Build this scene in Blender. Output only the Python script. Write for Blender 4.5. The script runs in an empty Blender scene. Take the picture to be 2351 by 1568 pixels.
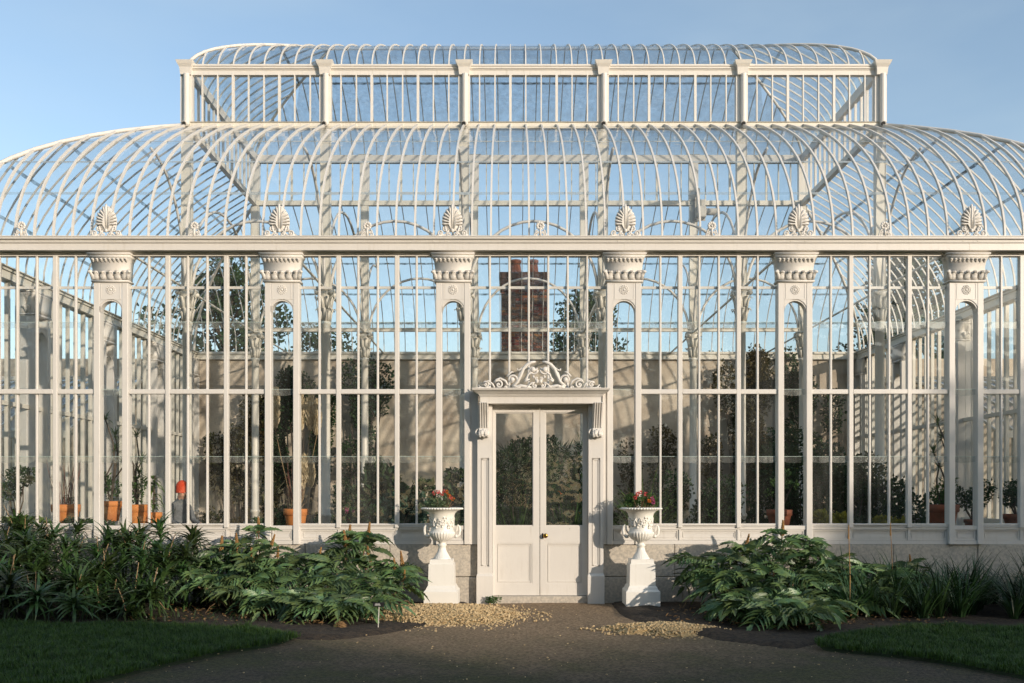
import bpy, math, random
from mathutils import Vector, Matrix, Euler, noise
rnd = random.Random(11)
R = math.radians
sc = bpy.context.scene
COL = sc.collection

# ------------------------------------------------------------------ camera, sky, sun, exposure
D = 12.4                       # camera to glasshouse front, metres
cam_d = bpy.data.cameras.new('camera')
cam = bpy.data.objects.new('camera', cam_d); COL.objects.link(cam)
cam.location = (0, -D, 1.5); cam.rotation_euler = (R(90), 0, 0)
cam_d.sensor_width = 36; cam_d.lens = 31.33; cam_d.shift_y = 0.1493
cam_d.clip_start = .1; cam_d.clip_end = 4000
sc.camera = cam

SUN_EL, SUN_AZ = 12.5, 43.5     # degrees; azimuth to the right of the line from the facade to the camera
sd = Vector((math.sin(R(SUN_AZ)) * math.cos(R(SUN_EL)), -math.cos(R(SUN_AZ)) * math.cos(R(SUN_EL)), math.sin(R(SUN_EL))))
w = bpy.data.worlds.new('World'); sc.world = w; w.use_nodes = True
nt = w.node_tree; nt.nodes.clear()
sky = nt.nodes.new('ShaderNodeTexSky'); sky.sky_type = 'NISHITA'; sky.sun_disc = False
sky.sun_elevation = R(SUN_EL); sky.sun_rotation = math.atan2(sd.x, sd.y)
sky.air_density = 1.0; sky.dust_density = 0.9; sky.ozone_density = 1.1; sky.altitude = 50
tc = nt.nodes.new('ShaderNodeTexCoord'); mp = nt.nodes.new('ShaderNodeMapping'); mp.inputs['Scale'].default_value = (1.2, 1.2, 3.2)
cn = nt.nodes.new('ShaderNodeTexNoise'); cn.inputs['Scale'].default_value = 1.6; cn.inputs['Detail'].default_value = 5; cn.inputs['Roughness'].default_value = .5
cr = nt.nodes.new('ShaderNodeMapRange'); cr.inputs[1].default_value = .44; cr.inputs[2].default_value = .76; cr.inputs[3].default_value = .10; cr.inputs[4].default_value = .5
cm = nt.nodes.new('ShaderNodeMixRGB'); cm.inputs[2].default_value = (2.5, 3.05, 3.35, 1)
bg = nt.nodes.new('ShaderNodeBackground'); bg.inputs['Strength'].default_value = 0.14
wo = nt.nodes.new('ShaderNodeOutputWorld')
L = nt.links.new
L(tc.outputs['Generated'], mp.inputs['Vector']); L(mp.outputs[0], cn.inputs['Vector']); L(cn.outputs['Fac'], cr.inputs[0])
L(cr.outputs[0], cm.inputs[0]); L(sky.outputs[0], cm.inputs[1]); L(cm.outputs[0], bg.inputs['Color']); L(bg.outputs[0], wo.inputs['Surface'])

sun_d = bpy.data.lights.new('sun', 'SUN'); sun_d.energy = 2.35; sun_d.angle = R(.53); sun_d.color = (1, .855, .70)
sun = bpy.data.objects.new('sun', sun_d); COL.objects.link(sun)
sun.location = sd * 60; sun.rotation_euler = sd.to_track_quat('Z', 'Y').to_euler()

sc.view_settings.view_transform = 'Standard'; sc.view_settings.look = 'None'
sc.view_settings.exposure = 0.82; sc.view_settings.gamma = 1; sc.view_settings.use_curve_mapping = False
sc.cycles.transparent_max_bounces = 40; sc.cycles.max_bounces = 8; sc.cycles.glossy_bounces = 4
sc.cycles.diffuse_bounces = 3; sc.cycles.sample_clamp_indirect = 6; sc.cycles.caustics_reflective = False
sc.cycles.caustics_refractive = False; sc.cycles.use_denoising = True

# survey units: the front elevation was measured at 165 units per metre, x from the camera axis, y down from 1135 = eye height
S = 165.0
def FX(x, f=1.0): return (x - 1176) / S * f
def FZ(y, f=1.0): return 1.5 + (1135 - y) / S * f
def G(x, y):
    f = 247.5 / (y - 1135); return Vector(((x - 1176) / S * f, D * (f - 1), 0))

# ------------------------------------------------------------------ materials
def newmat(name):
    m = bpy.data.materials.new(name); m.use_nodes = True
    return m, m.node_tree, m.node_tree.nodes['Principled BSDF']
def N(nt, t, **kw):
    n = nt.nodes.new(t)
    for k, v in kw.items(): n.inputs[k].default_value = v
    return n
def ramp(nt, stops):
    r = nt.nodes.new('ShaderNodeValToRGB'); e = r.color_ramp.elements
    while len(e) < len(stops): e.new(.5)
    for i, (p, c) in enumerate(stops): e[i].position = p; e[i].color = (*c, 1) if len(c) == 3 else c
    return r
def mat(name, c1, c2=None, rough=.6, scale=6, bump=0, bscale=60, spread=(.35, .65), detail=5, objvar=0, sheen=0, spec=.5, metal=0, trans=0):
    m, nt, b = newmat(name); l = nt.links.new
    b.inputs['Roughness'].default_value = rough; b.inputs['Metallic'].default_value = metal
    b.inputs['Specular IOR Level'].default_value = spec
    c2 = c2 or c1
    tc = nt.nodes.new('ShaderNodeTexCoord')
    n = N(nt, 'ShaderNodeTexNoise', Scale=scale, Detail=detail); l(tc.outputs['Object'], n.inputs['Vector'])
    r = ramp(nt, [(spread[0], c1), (spread[1], c2)]); l(n.outputs['Fac'], r.inputs[0])
    out = r.outputs[0]
    if objvar:
        oi = nt.nodes.new('ShaderNodeObjectInfo'); hs = nt.nodes.new('ShaderNodeHueSaturation')
        mr = nt.nodes.new('ShaderNodeMapRange'); mr.inputs[3].default_value = 1 - objvar; mr.inputs[4].default_value = 1 + objvar
        l(oi.outputs['Random'], mr.inputs[0]); l(mr.outputs[0], hs.inputs['Value']); l(out, hs.inputs['Color'])
        mr2 = nt.nodes.new('ShaderNodeMapRange'); mr2.inputs[3].default_value = .5 - objvar * .06; mr2.inputs[4].default_value = .5 + objvar * .06
        l(oi.outputs['Random'], mr2.inputs[0]); l(mr2.outputs[0], hs.inputs['Hue']); out = hs.outputs[0]
    l(out, b.inputs['Base Color'])
    if bump:
        n2 = N(nt, 'ShaderNodeTexNoise', Scale=bscale, Detail=6); l(tc.outputs['Object'], n2.inputs['Vector'])
        bp = N(nt, 'ShaderNodeBump', Strength=bump, Distance=.02); l(n2.outputs['Fac'], bp.inputs['Height']); l(bp.outputs[0], b.inputs['Normal'])
    if trans:
        tr = nt.nodes.new('ShaderNodeBsdfTranslucent'); l(out, tr.inputs['Color'])
        mx = nt.nodes.new('ShaderNodeMixShader'); mx.inputs[0].default_value = trans
        l(b.outputs[0], mx.inputs[1]); l(tr.outputs[0], mx.inputs[2]); l(mx.outputs[0], nt.nodes['Material Output'].inputs[0])
    return m

def paint_mat(name, base, grime, amt):
    m, nt, b = newmat(name); l = nt.links.new
    tc = nt.nodes.new('ShaderNodeTexCoord'); geo = nt.nodes.new('ShaderNodeNewGeometry')
    n = N(nt, 'ShaderNodeTexNoise', Scale=2.2, Detail=8, Roughness=.65); l(geo.outputs['Position'], n.inputs['Vector'])
    mp = nt.nodes.new('ShaderNodeMapping'); mp.inputs['Scale'].default_value = (26, 26, 1.6); l(geo.outputs['Position'], mp.inputs[0])
    n2 = N(nt, 'ShaderNodeTexNoise', Scale=1.0, Detail=4, Roughness=.6); l(mp.outputs[0], n2.inputs['Vector'])
    r1 = ramp(nt, [(.42, (0, 0, 0)), (.75, (1, 1, 1))]); l(n.outputs['Fac'], r1.inputs[0])
    r2 = ramp(nt, [(.52, (0, 0, 0)), (.80, (1, 1, 1))]); l(n2.outputs['Fac'], r2.inputs[0])
    mu = nt.nodes.new('ShaderNodeMath'); mu.operation = 'MULTIPLY'; l(r1.outputs[0], mu.inputs[0]); l(r2.outputs[0], mu.inputs[1])
    mu2 = nt.nodes.new('ShaderNodeMath'); mu2.operation = 'MULTIPLY'; l(mu.outputs[0], mu2.inputs[0]); mu2.inputs[1].default_value = amt
    mx = nt.nodes.new('ShaderNodeMixRGB'); mx.inputs[1].default_value = (*base, 1); mx.inputs[2].default_value = (*grime, 1); l(mu2.outputs[0], mx.inputs[0])
    n3 = N(nt, 'ShaderNodeTexNoise', Scale=3.0, Detail=3); l(geo.outputs['Position'], n3.inputs['Vector'])
    hs = nt.nodes.new('ShaderNodeHueSaturation'); mr = nt.nodes.new('ShaderNodeMapRange'); mr.inputs[3].default_value = .93; mr.inputs[4].default_value = 1.04
    l(n3.outputs['Fac'], mr.inputs[0]); l(mr.outputs[0], hs.inputs['Value']); l(mx.outputs[0], hs.inputs['Color']); l(hs.outputs[0], b.inputs['Base Color'])
    b.inputs['Roughness'].default_value = .42
    nb = N(nt, 'ShaderNodeTexNoise', Scale=45, Detail=5); l(geo.outputs['Position'], nb.inputs['Vector'])
    bp = N(nt, 'ShaderNodeBump', Strength=.12, Distance=.01); l(nb.outputs['Fac'], bp.inputs['Height']); l(bp.outputs[0], b.inputs['Normal'])
    return m

def glass_mat(name, haze, hazecol, f0=.075, tint=(.95, .975, .97), wav=.25, streak=True):
    m = bpy.data.materials.new(name); m.use_nodes = True; nt = m.node_tree; nt.nodes.clear(); l = nt.links.new
    out = nt.nodes.new('ShaderNodeOutputMaterial')
    geo = nt.nodes.new('ShaderNodeNewGeometry')
    lw = N(nt, 'ShaderNodeLayerWeight', Blend=.5)
    pw = nt.nodes.new('ShaderNodeMath'); pw.operation = 'POWER'; pw.inputs[1].default_value = 5; l(lw.outputs['Facing'], pw.inputs[0])
    ma = nt.nodes.new('ShaderNodeMath'); ma.operation = 'MULTIPLY_ADD'; ma.inputs[1].default_value = .85; ma.inputs[2].default_value = f0; l(pw.outputs[0], ma.inputs[0])
    nz = N(nt, 'ShaderNodeTexNoise', Scale=2.6, Detail=2); l(geo.outputs['Position'], nz.inputs['Vector'])
    bp = N(nt, 'ShaderNodeBump', Strength=wav, Distance=.05); l(nz.outputs['Fac'], bp.inputs['Height'])
    gl = N(nt, 'ShaderNodeBsdfGlossy', Roughness=.0); l(bp.outputs[0], gl.inputs['Normal'])
    tr = nt.nodes.new('ShaderNodeBsdfTransparent'); tr.inputs[0].default_value = (*tint, 1)
    df = nt.nodes.new('ShaderNodeBsdfDiffuse'); df.inputs[0].default_value = (*hazecol, 1)
    mp = nt.nodes.new('ShaderNodeMapping'); mp.inputs['Scale'].default_value = (7, 7, 1.1); l(geo.outputs['Position'], mp.inputs[0])
    nh = N(nt, 'ShaderNodeTexNoise', Scale=1.3, Detail=7, Roughness=.65); l(mp.outputs[0], nh.inputs['Vector'])
    oi = nt.nodes.new('ShaderNodeObjectInfo')
    mr = nt.nodes.new('ShaderNodeMapRange'); mr.inputs[1].default_value = .35; mr.inputs[2].default_value = .8; mr.inputs[3].default_value = haze * .35; mr.inputs[4].default_value = haze * 2.2
    l(nh.outputs['Fac'], mr.inputs[0])
    mr2 = nt.nodes.new('ShaderNodeMapRange'); mr2.inputs[3].default_value = .25; mr2.inputs[4].default_value = 2.2; l(oi.outputs['Random'], mr2.inputs[0])
    mu = nt.nodes.new('ShaderNodeMath'); mu.operation = 'MULTIPLY'; l(mr.outputs[0], mu.inputs[0]); l(mr2.outputs[0], mu.inputs[1])
    m1 = nt.nodes.new('ShaderNodeMixShader'); l(mu.outputs[0], m1.inputs[0]); l(tr.outputs[0], m1.inputs[1]); l(df.outputs[0], m1.inputs[2])
    m2 = nt.nodes.new('ShaderNodeMixShader'); l(ma.outputs[0], m2.inputs[0]); l(m1.outputs[0], m2.inputs[1]); l(gl.outputs[0], m2.inputs[2])
    l(m2.outputs[0], out.inputs[0])
    return m

M = {}
M['paint'] = paint_mat('cream_white_paint', (.68, .65, .60), (.28, .22, .12), .5)
M['paint_old'] = paint_mat('weathered_white_paint', (.70, .665, .58), (.22, .17, .09), .8)
M['urn'] = paint_mat('urn_white_paint', (.80, .78, .72), (.45, .40, .28), .5)
M['glass'] = glass_mat('old_window_glass', .020, (.62, .62, .58), tint=(.98, .99, .985))
M['glass_roof'] = glass_mat('old_roof_glass', .030, (.60, .62, .62), f0=.08, tint=(.97, .985, .985))
M['lap'] = glass_mat('dusty_glass_overlap', .16, (.55, .56, .52), f0=.14)
M['lap_dirt_backlit'] = glass_mat('backlit_algae_overlap', .75, (.09, .12, .13), f0=.10)  # algae overlaps with a dark bluish backlit tone put into the colour
M['lap_front'] = glass_mat('grey_glass_overlap', .38, (.36, .40, .40), f0=.14)  # the same overlaps in a sunlit grey, for the front roof
M['glass_top'] = glass_mat('clouded_roof_glass', .22, (.30, .37, .43), f0=.10, tint=(.93, .96, .97))
M['granite'] = mat('granite', (.58, .52, .43), (.38, .35, .30), .85, 30, .5, 90, (.34, .68), 10)
M['mortar'] = mat('mortar', (.30, .27, .22), (.22, .20, .17), .9, 20, .4, 80)
M['plaster'] = mat('lime_plaster', (.62, .54, .43), (.36, .29, .22), .9, 1.3, .4, 14, (.36, .66), 8)
M['brass'] = mat('brass', (.55, .33, .09), (.42, .24, .06), .25, 20, 0, metal=1)
M['dark'] = mat('dark_iron', (.03, .03, .03), (.05, .045, .04), .5, 20)
M['stone_floor'] = mat('stone_floor', (.22, .20, .17), (.15, .14, .12), .8, 5, .3, 40)
M['leaf_mel'] = mat('honey_bush_leaf', (.14, .205, .065), (.08, .155, .08), .40, 9, .15, 40, objvar=.3, trans=.2)
M['leaf_dry'] = mat('dry_leaf', (.22, .12, .05), (.30, .18, .07), .7, 12, 0, trans=.1)
M['stem_mel'] = mat('shrub_stem', (.20, .12, .06), (.10, .08, .04), .7, 20)
M['seed'] = mat('dry_seed_spike', (.35, .20, .06), (.20, .10, .04), .8, 30)
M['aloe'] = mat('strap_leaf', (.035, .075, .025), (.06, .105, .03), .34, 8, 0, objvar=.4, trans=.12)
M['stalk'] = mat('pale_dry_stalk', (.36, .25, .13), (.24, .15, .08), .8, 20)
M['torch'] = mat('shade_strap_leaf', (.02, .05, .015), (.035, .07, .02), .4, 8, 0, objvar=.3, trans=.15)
M['grass'] = mat('lawn_grass', (.075, .15, .02), (.02, .055, .01), .5, 14, 0, trans=.25)
M['soil'] = mat('dark_soil', (.016, .011, .007), (.055, .038, .022), .95, 22, 1.0, 40, (.38, .64), 9)
M['turf'] = mat('turf_ground', (.02, .04, .008), (.03, .038, .012), .95, 5, .8, 60)
M['field'] = mat('distant_grass', (.05, .08, .025), (.07, .09, .03), .95, .3)
M['sand'] = mat('sandy_gravel', (.58, .42, .20), (.36, .25, .12), .95, 26, 1.0, 90, (.3, .7), 8)
M['pebble'] = mat('gravel_pebble', (.62, .47, .26), (.38, .27, .14), .9, 15)
M['asphalt'] = mat('worn_tarmac', (.20, .138, .08), (.05, .035, .02), .95, 38, 1.0, 160, (.30, .72), 10)
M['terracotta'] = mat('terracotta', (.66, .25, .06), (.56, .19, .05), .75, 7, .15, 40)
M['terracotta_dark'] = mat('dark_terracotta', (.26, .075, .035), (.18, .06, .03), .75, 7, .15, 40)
M['plume'] = mat('pampas_plume', (.80, .70, .50), (.66, .54, .34), .9, 20, 0, trans=.35)
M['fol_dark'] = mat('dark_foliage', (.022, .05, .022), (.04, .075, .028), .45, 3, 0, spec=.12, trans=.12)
M['fol_mid'] = mat('mid_foliage', (.045, .10, .03), (.07, .13, .035), .45, 3, 0, spec=.12, trans=.2)
M['fol_lime'] = mat('lime_foliage', (.16, .24, .05), (.10, .18, .04), .5, 5, 0, spec=.12, trans=.3)
M['fol_gold'] = mat('golden_foliage', (.26, .25, .03), (.20, .20, .03), .5, 6, 0, spec=.12, trans=.25)
M['fol_blue'] = mat('blue_green_foliage', (.05, .12, .085), (.035, .09, .06), .4, 5, 0, spec=.12, trans=.15)
M['fol_grey'] = mat('grey_green_foliage', (.14, .19, .11), (.09, .14, .07), .6, 8, 0, spec=.12, trans=.15)
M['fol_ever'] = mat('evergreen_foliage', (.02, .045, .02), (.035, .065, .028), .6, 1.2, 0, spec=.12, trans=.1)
M['fol_brown'] = mat('winter_foliage', (.10, .075, .03), (.05, .06, .025), .6, 1.5, 0, spec=.12, trans=.2)
M['bark'] = mat('bark', (.10, .075, .055), (.06, .05, .04), .9, 12, .5, 40)
M['bark_red'] = mat('red_twig', (.20, .055, .035), (.13, .04, .03), .6, 20)
M['petal_red'] = mat('red_petal', (.55, .05, .06), (.60, .12, .10), .5, 15, 0, trans=.25)
M['petal_orange'] = mat('orange_petal', (.65, .20, .03), (.55, .14, .02), .5, 15, 0, trans=.25)
M['petal_pink'] = mat('pink_petal', (.55, .10, .20), (.45, .08, .25), .5, 15, 0, trans=.25)
M['petal_white'] = mat('white_petal', (.65, .65, .60), (.55, .55, .5), .5, 15, 0, trans=.25)
M['brick_a'] = mat('red_brick', (.30, .10, .05), (.20, .06, .035), .9, 10, .5, 50, objvar=.45)
M['brick_b'] = mat('sooty_brick', (.14, .07, .05), (.09, .055, .045), .9, 10, .5, 50, objvar=.45)
M['slate'] = mat('slate', (.07, .075, .085), (.05, .05, .06), .7, 4, .3, 30)
M['potclay'] = mat('chimney_pot_clay', (.38, .13, .07), (.28, .09, .05), .8, 6, .2, 30)
M['jacket'] = mat('grey_jacket', (.16, .17, .18), (.12, .13, .14), .85, 20, .2, 90)
M['trouser'] = mat('dark_trousers', (.04, .04, .05), (.05, .05, .06), .9, 20)
M['skin'] = mat('skin', (.55, .30, .20), (.50, .26, .18), .55, 20)
M['hat'] = mat('orange_red_wool', (.70, .07, .015), (.62, .05, .01), .95, 60, .5, 150)
M['black'] = mat('black_plastic', (.015, .015, .017), None, .35, 5)
M['white_ink'] = mat('white_lettering', (.75, .75, .72), None, .6, 5)
M['bench'] = mat('weathered_bench_timber', (.30, .26, .20), (.22, .19, .15), .85, 8, .3, 40)
M['machine'] = mat('grey_motor_housing', (.55, .53, .47), (.42, .40, .36), .5, 8)

def tarmac():
    # sunlit sandy tone painted round the door; foreground shade painted as darker mossy tarmac
    m, nt, b = newmat('worn_tarmac'); l = nt.links.new; geo = nt.nodes.new('ShaderNodeNewGeometry')
    def noise_(sc_, det, lo, hi):
        n = N(nt, 'ShaderNodeTexNoise', Scale=sc_, Detail=det, Roughness=.65); l(geo.outputs['Position'], n.inputs['Vector'])
        q = ramp(nt, [(lo, (0, 0, 0)), (hi, (1, 1, 1))]); l(n.outputs['Fac'], q.inputs[0]); return q.outputs[0], n.outputs['Fac']
    def mix(f, a, c2):
        x = nt.nodes.new('ShaderNodeMixRGB')
        for i, v in ((0, f), (1, a), (2, c2)):
            if isinstance(v, tuple): x.inputs[i].default_value = (*v, 1)
            else: l(v, x.inputs[i])
        return x.outputs[0]
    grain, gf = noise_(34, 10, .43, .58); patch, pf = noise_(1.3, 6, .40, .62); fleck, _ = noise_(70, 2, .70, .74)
    lit_dust = mix(grain, (.15, .10, .055), (.31, .22, .13)); shade_tone = mix(grain, (.028, .022, .013), (.085, .066, .042)); moss = mix(grain, (.03, .032, .010), (.07, .066, .020))
    far = mix(patch, shade_tone, moss)
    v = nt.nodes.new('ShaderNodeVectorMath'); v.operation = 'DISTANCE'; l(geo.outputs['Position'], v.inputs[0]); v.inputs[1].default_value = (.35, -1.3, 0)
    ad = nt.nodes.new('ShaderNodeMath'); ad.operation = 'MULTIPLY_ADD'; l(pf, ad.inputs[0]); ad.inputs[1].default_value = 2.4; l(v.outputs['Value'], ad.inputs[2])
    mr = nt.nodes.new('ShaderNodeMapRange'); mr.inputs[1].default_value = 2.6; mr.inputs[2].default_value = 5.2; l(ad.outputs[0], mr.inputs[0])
    col = mix(mr.outputs[0], lit_dust, far); col = mix(fleck, col, (.34, .28, .19))
    l(col, b.inputs['Base Color']); b.inputs['Roughness'].default_value = .95
    bp = N(nt, 'ShaderNodeBump', Strength=1.0, Distance=.02); l(gf, bp.inputs['Height']); l(bp.outputs[0], b.inputs['Normal']); return m
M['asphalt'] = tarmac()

# ------------------------------------------------------------------ mesh building
class MB:
    def __init__(s): s.v = []; s.f = []; s.mi = []; s.k = 0
    def add(s, vs, fs):
        o = len(s.v); s.v += [tuple(p) for p in vs]
        for q in fs: s.f.append([o + i for i in q]); s.mi.append(s.k)
        return s
    def bx(s, x0, x1, y0, y1, z0, z1):
        return s.add([(x0,y0,z0),(x1,y0,z0),(x1,y1,z0),(x0,y1,z0),(x0,y0,z1),(x1,y0,z1),(x1,y1,z1),(x0,y1,z1)],
                     [(0,3,2,1),(4,5,6,7),(0,1,5,4),(1,2,6,5),(2,3,7,6),(3,0,4,7)])
    def bev(s, x0, x1, y0, y1, z0, z1, b=.006):
        # box with all edges chamfered
        X, Y, Z = (x0, x1), (y0, y1), (z0, z1); vs = []; idx = {}
        for i in (0, 1):
            for j in (0, 1):
                for k in (0, 1):
                    sx, sy, sz = (1 if i == 0 else -1), (1 if j == 0 else -1), (1 if k == 0 else -1)
                    for a, p in enumerate(((X[i], Y[j] + sy*b, Z[k] + sz*b), (X[i] + sx*b, Y[j], Z[k] + sz*b), (X[i] + sx*b, Y[j] + sy*b, Z[k]))):
                        idx[(i, j, k, a)] = len(vs); vs.append(p)
        fs = []
        for e in (0, 1):
            fl = e == 1
            for a, q in ((0, [(e,0,0),(e,0,1),(e,1,1),(e,1,0)]), (1, [(0,e,0),(1,e,0),(1,e,1),(0,e,1)]), (2, [(0,0,e),(0,1,e),(1,1,e),(1,0,e)])):
                f = [idx[(*c, a)] for c in q]; fs.append(f[::-1] if fl else f)
        for j in (0, 1):
            for k in (0, 1):
                f = [idx[(0,j,k,1)], idx[(1,j,k,1)], idx[(1,j,k,2)], idx[(0,j,k,2)]]; fs.append(f)
                f = [idx[(j,0,k,0)], idx[(j,1,k,0)], idx[(j,1,k,2)], idx[(j,0,k,2)]]; fs.append(f)
                f = [idx[(j,k,0,0)], idx[(j,k,1,0)], idx[(j,k,1,1)], idx[(j,k,0,1)]]; fs.append(f)
                for i in (0, 1): fs.append([idx[(i,j,k,0)], idx[(i,j,k,1)], idx[(i,j,k,2)]])
        # drop duplicated corner triangles
        seen = set(); out = []
        for f in fs:
            key = tuple(sorted(f))
            if key not in seen: seen.add(key); out.append(f)
        return s.add(vs, out)
    def tube(s, pts, r, n=6, caps=True, sq=1.0, up=None):
        pts = [Vector(p) for p in pts]; m = len(pts)
        if not hasattr(r, '__len__'): r = [r] * m
        vs = []; u = None
        for i, p in enumerate(pts):
            t = (pts[min(i+1, m-1)] - pts[max(i-1, 0)]).normalized()
            if up is not None: a = Vector(up)
            elif u is None: a = Vector((0, 0, 1)) if abs(t.z) < .9 else Vector((1, 0, 0))
            else: a = u
            u = (a - t * a.dot(t))
            if u.length < 1e-5: u = t.orthogonal()
            u.normalize(); v = t.cross(u)
            for k in range(n):
                an = 2 * math.pi * k / n
                vs.append(p + u * (math.cos(an) * r[i] * sq) + v * (math.sin(an) * r[i]))
        fs = [(i*n + k, i*n + (k+1) % n, (i+1)*n + (k+1) % n, (i+1)*n + k) for i in range(m-1) for k in range(n)]
        if caps: fs += [tuple(range(n))[::-1], tuple((m-1)*n + k for k in range(n))]
        return s.add(vs, fs)
    def sweep(s, path, w, d, side):
        # rectangular bar along a path; side = unit vector across, depth goes along the in-plane normal
        path = [Vector(p) for p in path]; side = Vector(side); m = len(path); vs = []
        for i, p in enumerate(path):
            t = (path[min(i+1, m-1)] - path[max(i-1, 0)]).normalized(); nn = side.cross(t).normalized()
            for a, b in ((-1, -.65), (1, -.65), (1, .35), (-1, .35)): vs.append(p + side * (a * w / 2) + nn * (b * d))
        fs = [(i*4 + k, i*4 + (k+1) % 4, (i+1)*4 + (k+1) % 4, (i+1)*4 + k) for i in range(m-1) for k in range(4)]
        return s.add(vs, fs + [(3, 2, 1, 0), tuple((m-1)*4 + k for k in range(4))])
    def lathe(s, prof, n=16, cx=0, cy=0, mod=None, caps=True):
        vs = []; m = len(prof)
        for i, (r, z) in enumerate(prof):
            for k in range(n):
                a = 2 * math.pi * k / n; rr = r * (mod(i, a) if mod else 1)
                vs.append((cx + rr * math.cos(a), cy + rr * math.sin(a), z))
        fs = [(i*n + k, i*n + (k+1) % n, (i+1)*n + (k+1) % n, (i+1)*n + k) for i in range(m-1) for k in range(n)]
        if caps: fs += [tuple(range(n))[::-1], tuple((m-1)*n + k for k in range(n))]
        return s.add(vs, fs)
    def loft(s, secs):
        # secs: (z, x0, x1, y0, y1) rectangles
        vs = []; m = len(secs)
        for z, x0, x1, y0, y1 in secs: vs += [(x0,y0,z),(x1,y0,z),(x1,y1,z),(x0,y1,z)]
        fs = [(i*4 + k, i*4 + (k+1) % 4, (i+1)*4 + (k+1) % 4, (i+1)*4 + k) for i in range(m-1) for k in range(4)]
        return s.add(vs, fs + [(3, 2, 1, 0), tuple((m-1)*4 + k for k in range(4))])
    def ball(s, c, rx, ry=None, rz=None, n=8, m=5):
        ry = rx if ry is None else ry; rz = rx if rz is None else rz
        vs = [(c[0], c[1], c[2] - rz)]
        for i in range(1, m):
            a = math.pi * i / m
            for k in range(n):
                b = 2 * math.pi * k / n
                vs.append((c[0] + rx * math.sin(a) * math.cos(b), c[1] + ry * math.sin(a) * math.sin(b), c[2] - rz * math.cos(a)))
        vs.append((c[0], c[1], c[2] + rz)); t = len(vs) - 1
        fs = [(0, 1 + (k+1) % n, 1 + k) for k in range(n)]
        for i in range(m-2): fs += [(1 + i*n + k, 1 + i*n + (k+1) % n, 1 + (i+1)*n + (k+1) % n, 1 + (i+1)*n + k) for k in range(n)]
        fs += [(1 + (m-2)*n + k, 1 + (m-2)*n + (k+1) % n, t) for k in range(n)]
        return s.add(vs, fs)
    def prism(s, out, y0, y1):
        n = len(out)
        vs = [(x, y0, z) for x, z in out] + [(x, y1, z) for x, z in out]
        return s.add(vs, [tuple(range(n)), tuple(range(2*n - 1, n - 1, -1))] + [(k, n + k, n + (k+1) % n, (k+1) % n) for k in range(n)])
    def spiral(s, cx, cz, r, turns, a0, y, th, dirn=1, n=14, tn=5, tail=None):
        pts = []; rr = []
        if tail:
            for p in tail: pts.append((p[0], y, p[1])); rr.append(th)
        for i in range(n + 1):
            t = i / n; a = a0 + dirn * turns * 2 * math.pi * t; q = r * (1 - .82 * t)
            pts.append((cx + q * math.cos(a), y, cz + q * math.sin(a))); rr.append(th * (1 - .45 * t))
        s.tube(pts, rr, tn); s.ball((cx, y, cz), th * 1.15, th * .9, th * 1.15, 6, 4)
        return s
    def xf(s, mtx, start=0):
        s.v[start:] = [tuple(mtx @ Vector(p)) for p in s.v[start:]]; return s
    def mesh(s, name, mats, smooth=False):
        me = bpy.data.meshes.new(name); me.from_pydata(s.v, [], s.f)
        for m in (mats if isinstance(mats, (list, tuple)) else [mats]): me.materials.append(M[m])
        me.polygons.foreach_set('material_index', s.mi)
        if smooth: me.polygons.foreach_set('use_smooth', [True] * len(s.f))
        me.update(); return me
    def build(s, name, mats, parent=None, smooth=False, **kw):
        return put(name, s.mesh(name, mats, smooth), parent, **kw)

def put(name, me, parent=None, loc=None, rot=None, scale=None, world=True):
    o = bpy.data.objects.new(name, me); COL.objects.link(o)
    if loc is not None: o.location = loc
    if rot is not None: o.rotation_euler = rot
    if scale is not None: o.scale = scale if hasattr(scale, '__len__') else (scale,) * 3
    if parent is not None:
        o.parent = parent
        if world: o.matrix_parent_inverse = WM[parent.name].inverted() if parent.name in WM else Matrix()
    WM[o.name] = o.matrix_basis.copy() if (parent is None or world) else WM.get(parent.name, Matrix()) @ o.matrix_basis
    return o
WM = {}
def thing(name, label, cat, loc=(0, 0, 0), rz=0, group=None, scale=1):
    o = bpy.data.objects.new(name, None); COL.objects.link(o); o.empty_display_size = .2
    o.location = loc; o.rotation_euler = (0, 0, rz); o.scale = (scale,) * 3
    WM[o.name] = Matrix.Translation(loc) @ Matrix.Rotation(rz, 4, 'Z') @ Matrix.Scale(scale, 4)
    return tag(o, label, cat, group)
def tag(o, label, cat, group=None):
    o['label'] = label; o['category'] = cat
    if group: o['group'] = group
    return o
def struct(o): o['kind'] = 'structure'; return o
def stuff(o): o['kind'] = 'stuff'; return o

# ------------------------------------------------------------------ ground
XC = FX(1237); BAY = 393 / S
PX = [XC + BAY * (i - 3.5) for i in range(8)]
XL, XR = PX[0], PX[7]; YB = .8 * D; Y1, Y2 = .236 * D, .564 * D
HW = .24

def sheet(name, pts, z, m):
    b = MB(); b.add([(p[0], p[1], z) for p in pts], [tuple(range(len(pts)))]); return struct(b.build(name, m))
b = MB(); b.add([(-1500, -1500, -.03), (1500, -1500, -.03), (1500, 1500, -.03), (-1500, 1500, -.03)], [(0, 1, 2, 3)]); struct(b.build('ground', 'field'))
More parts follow.
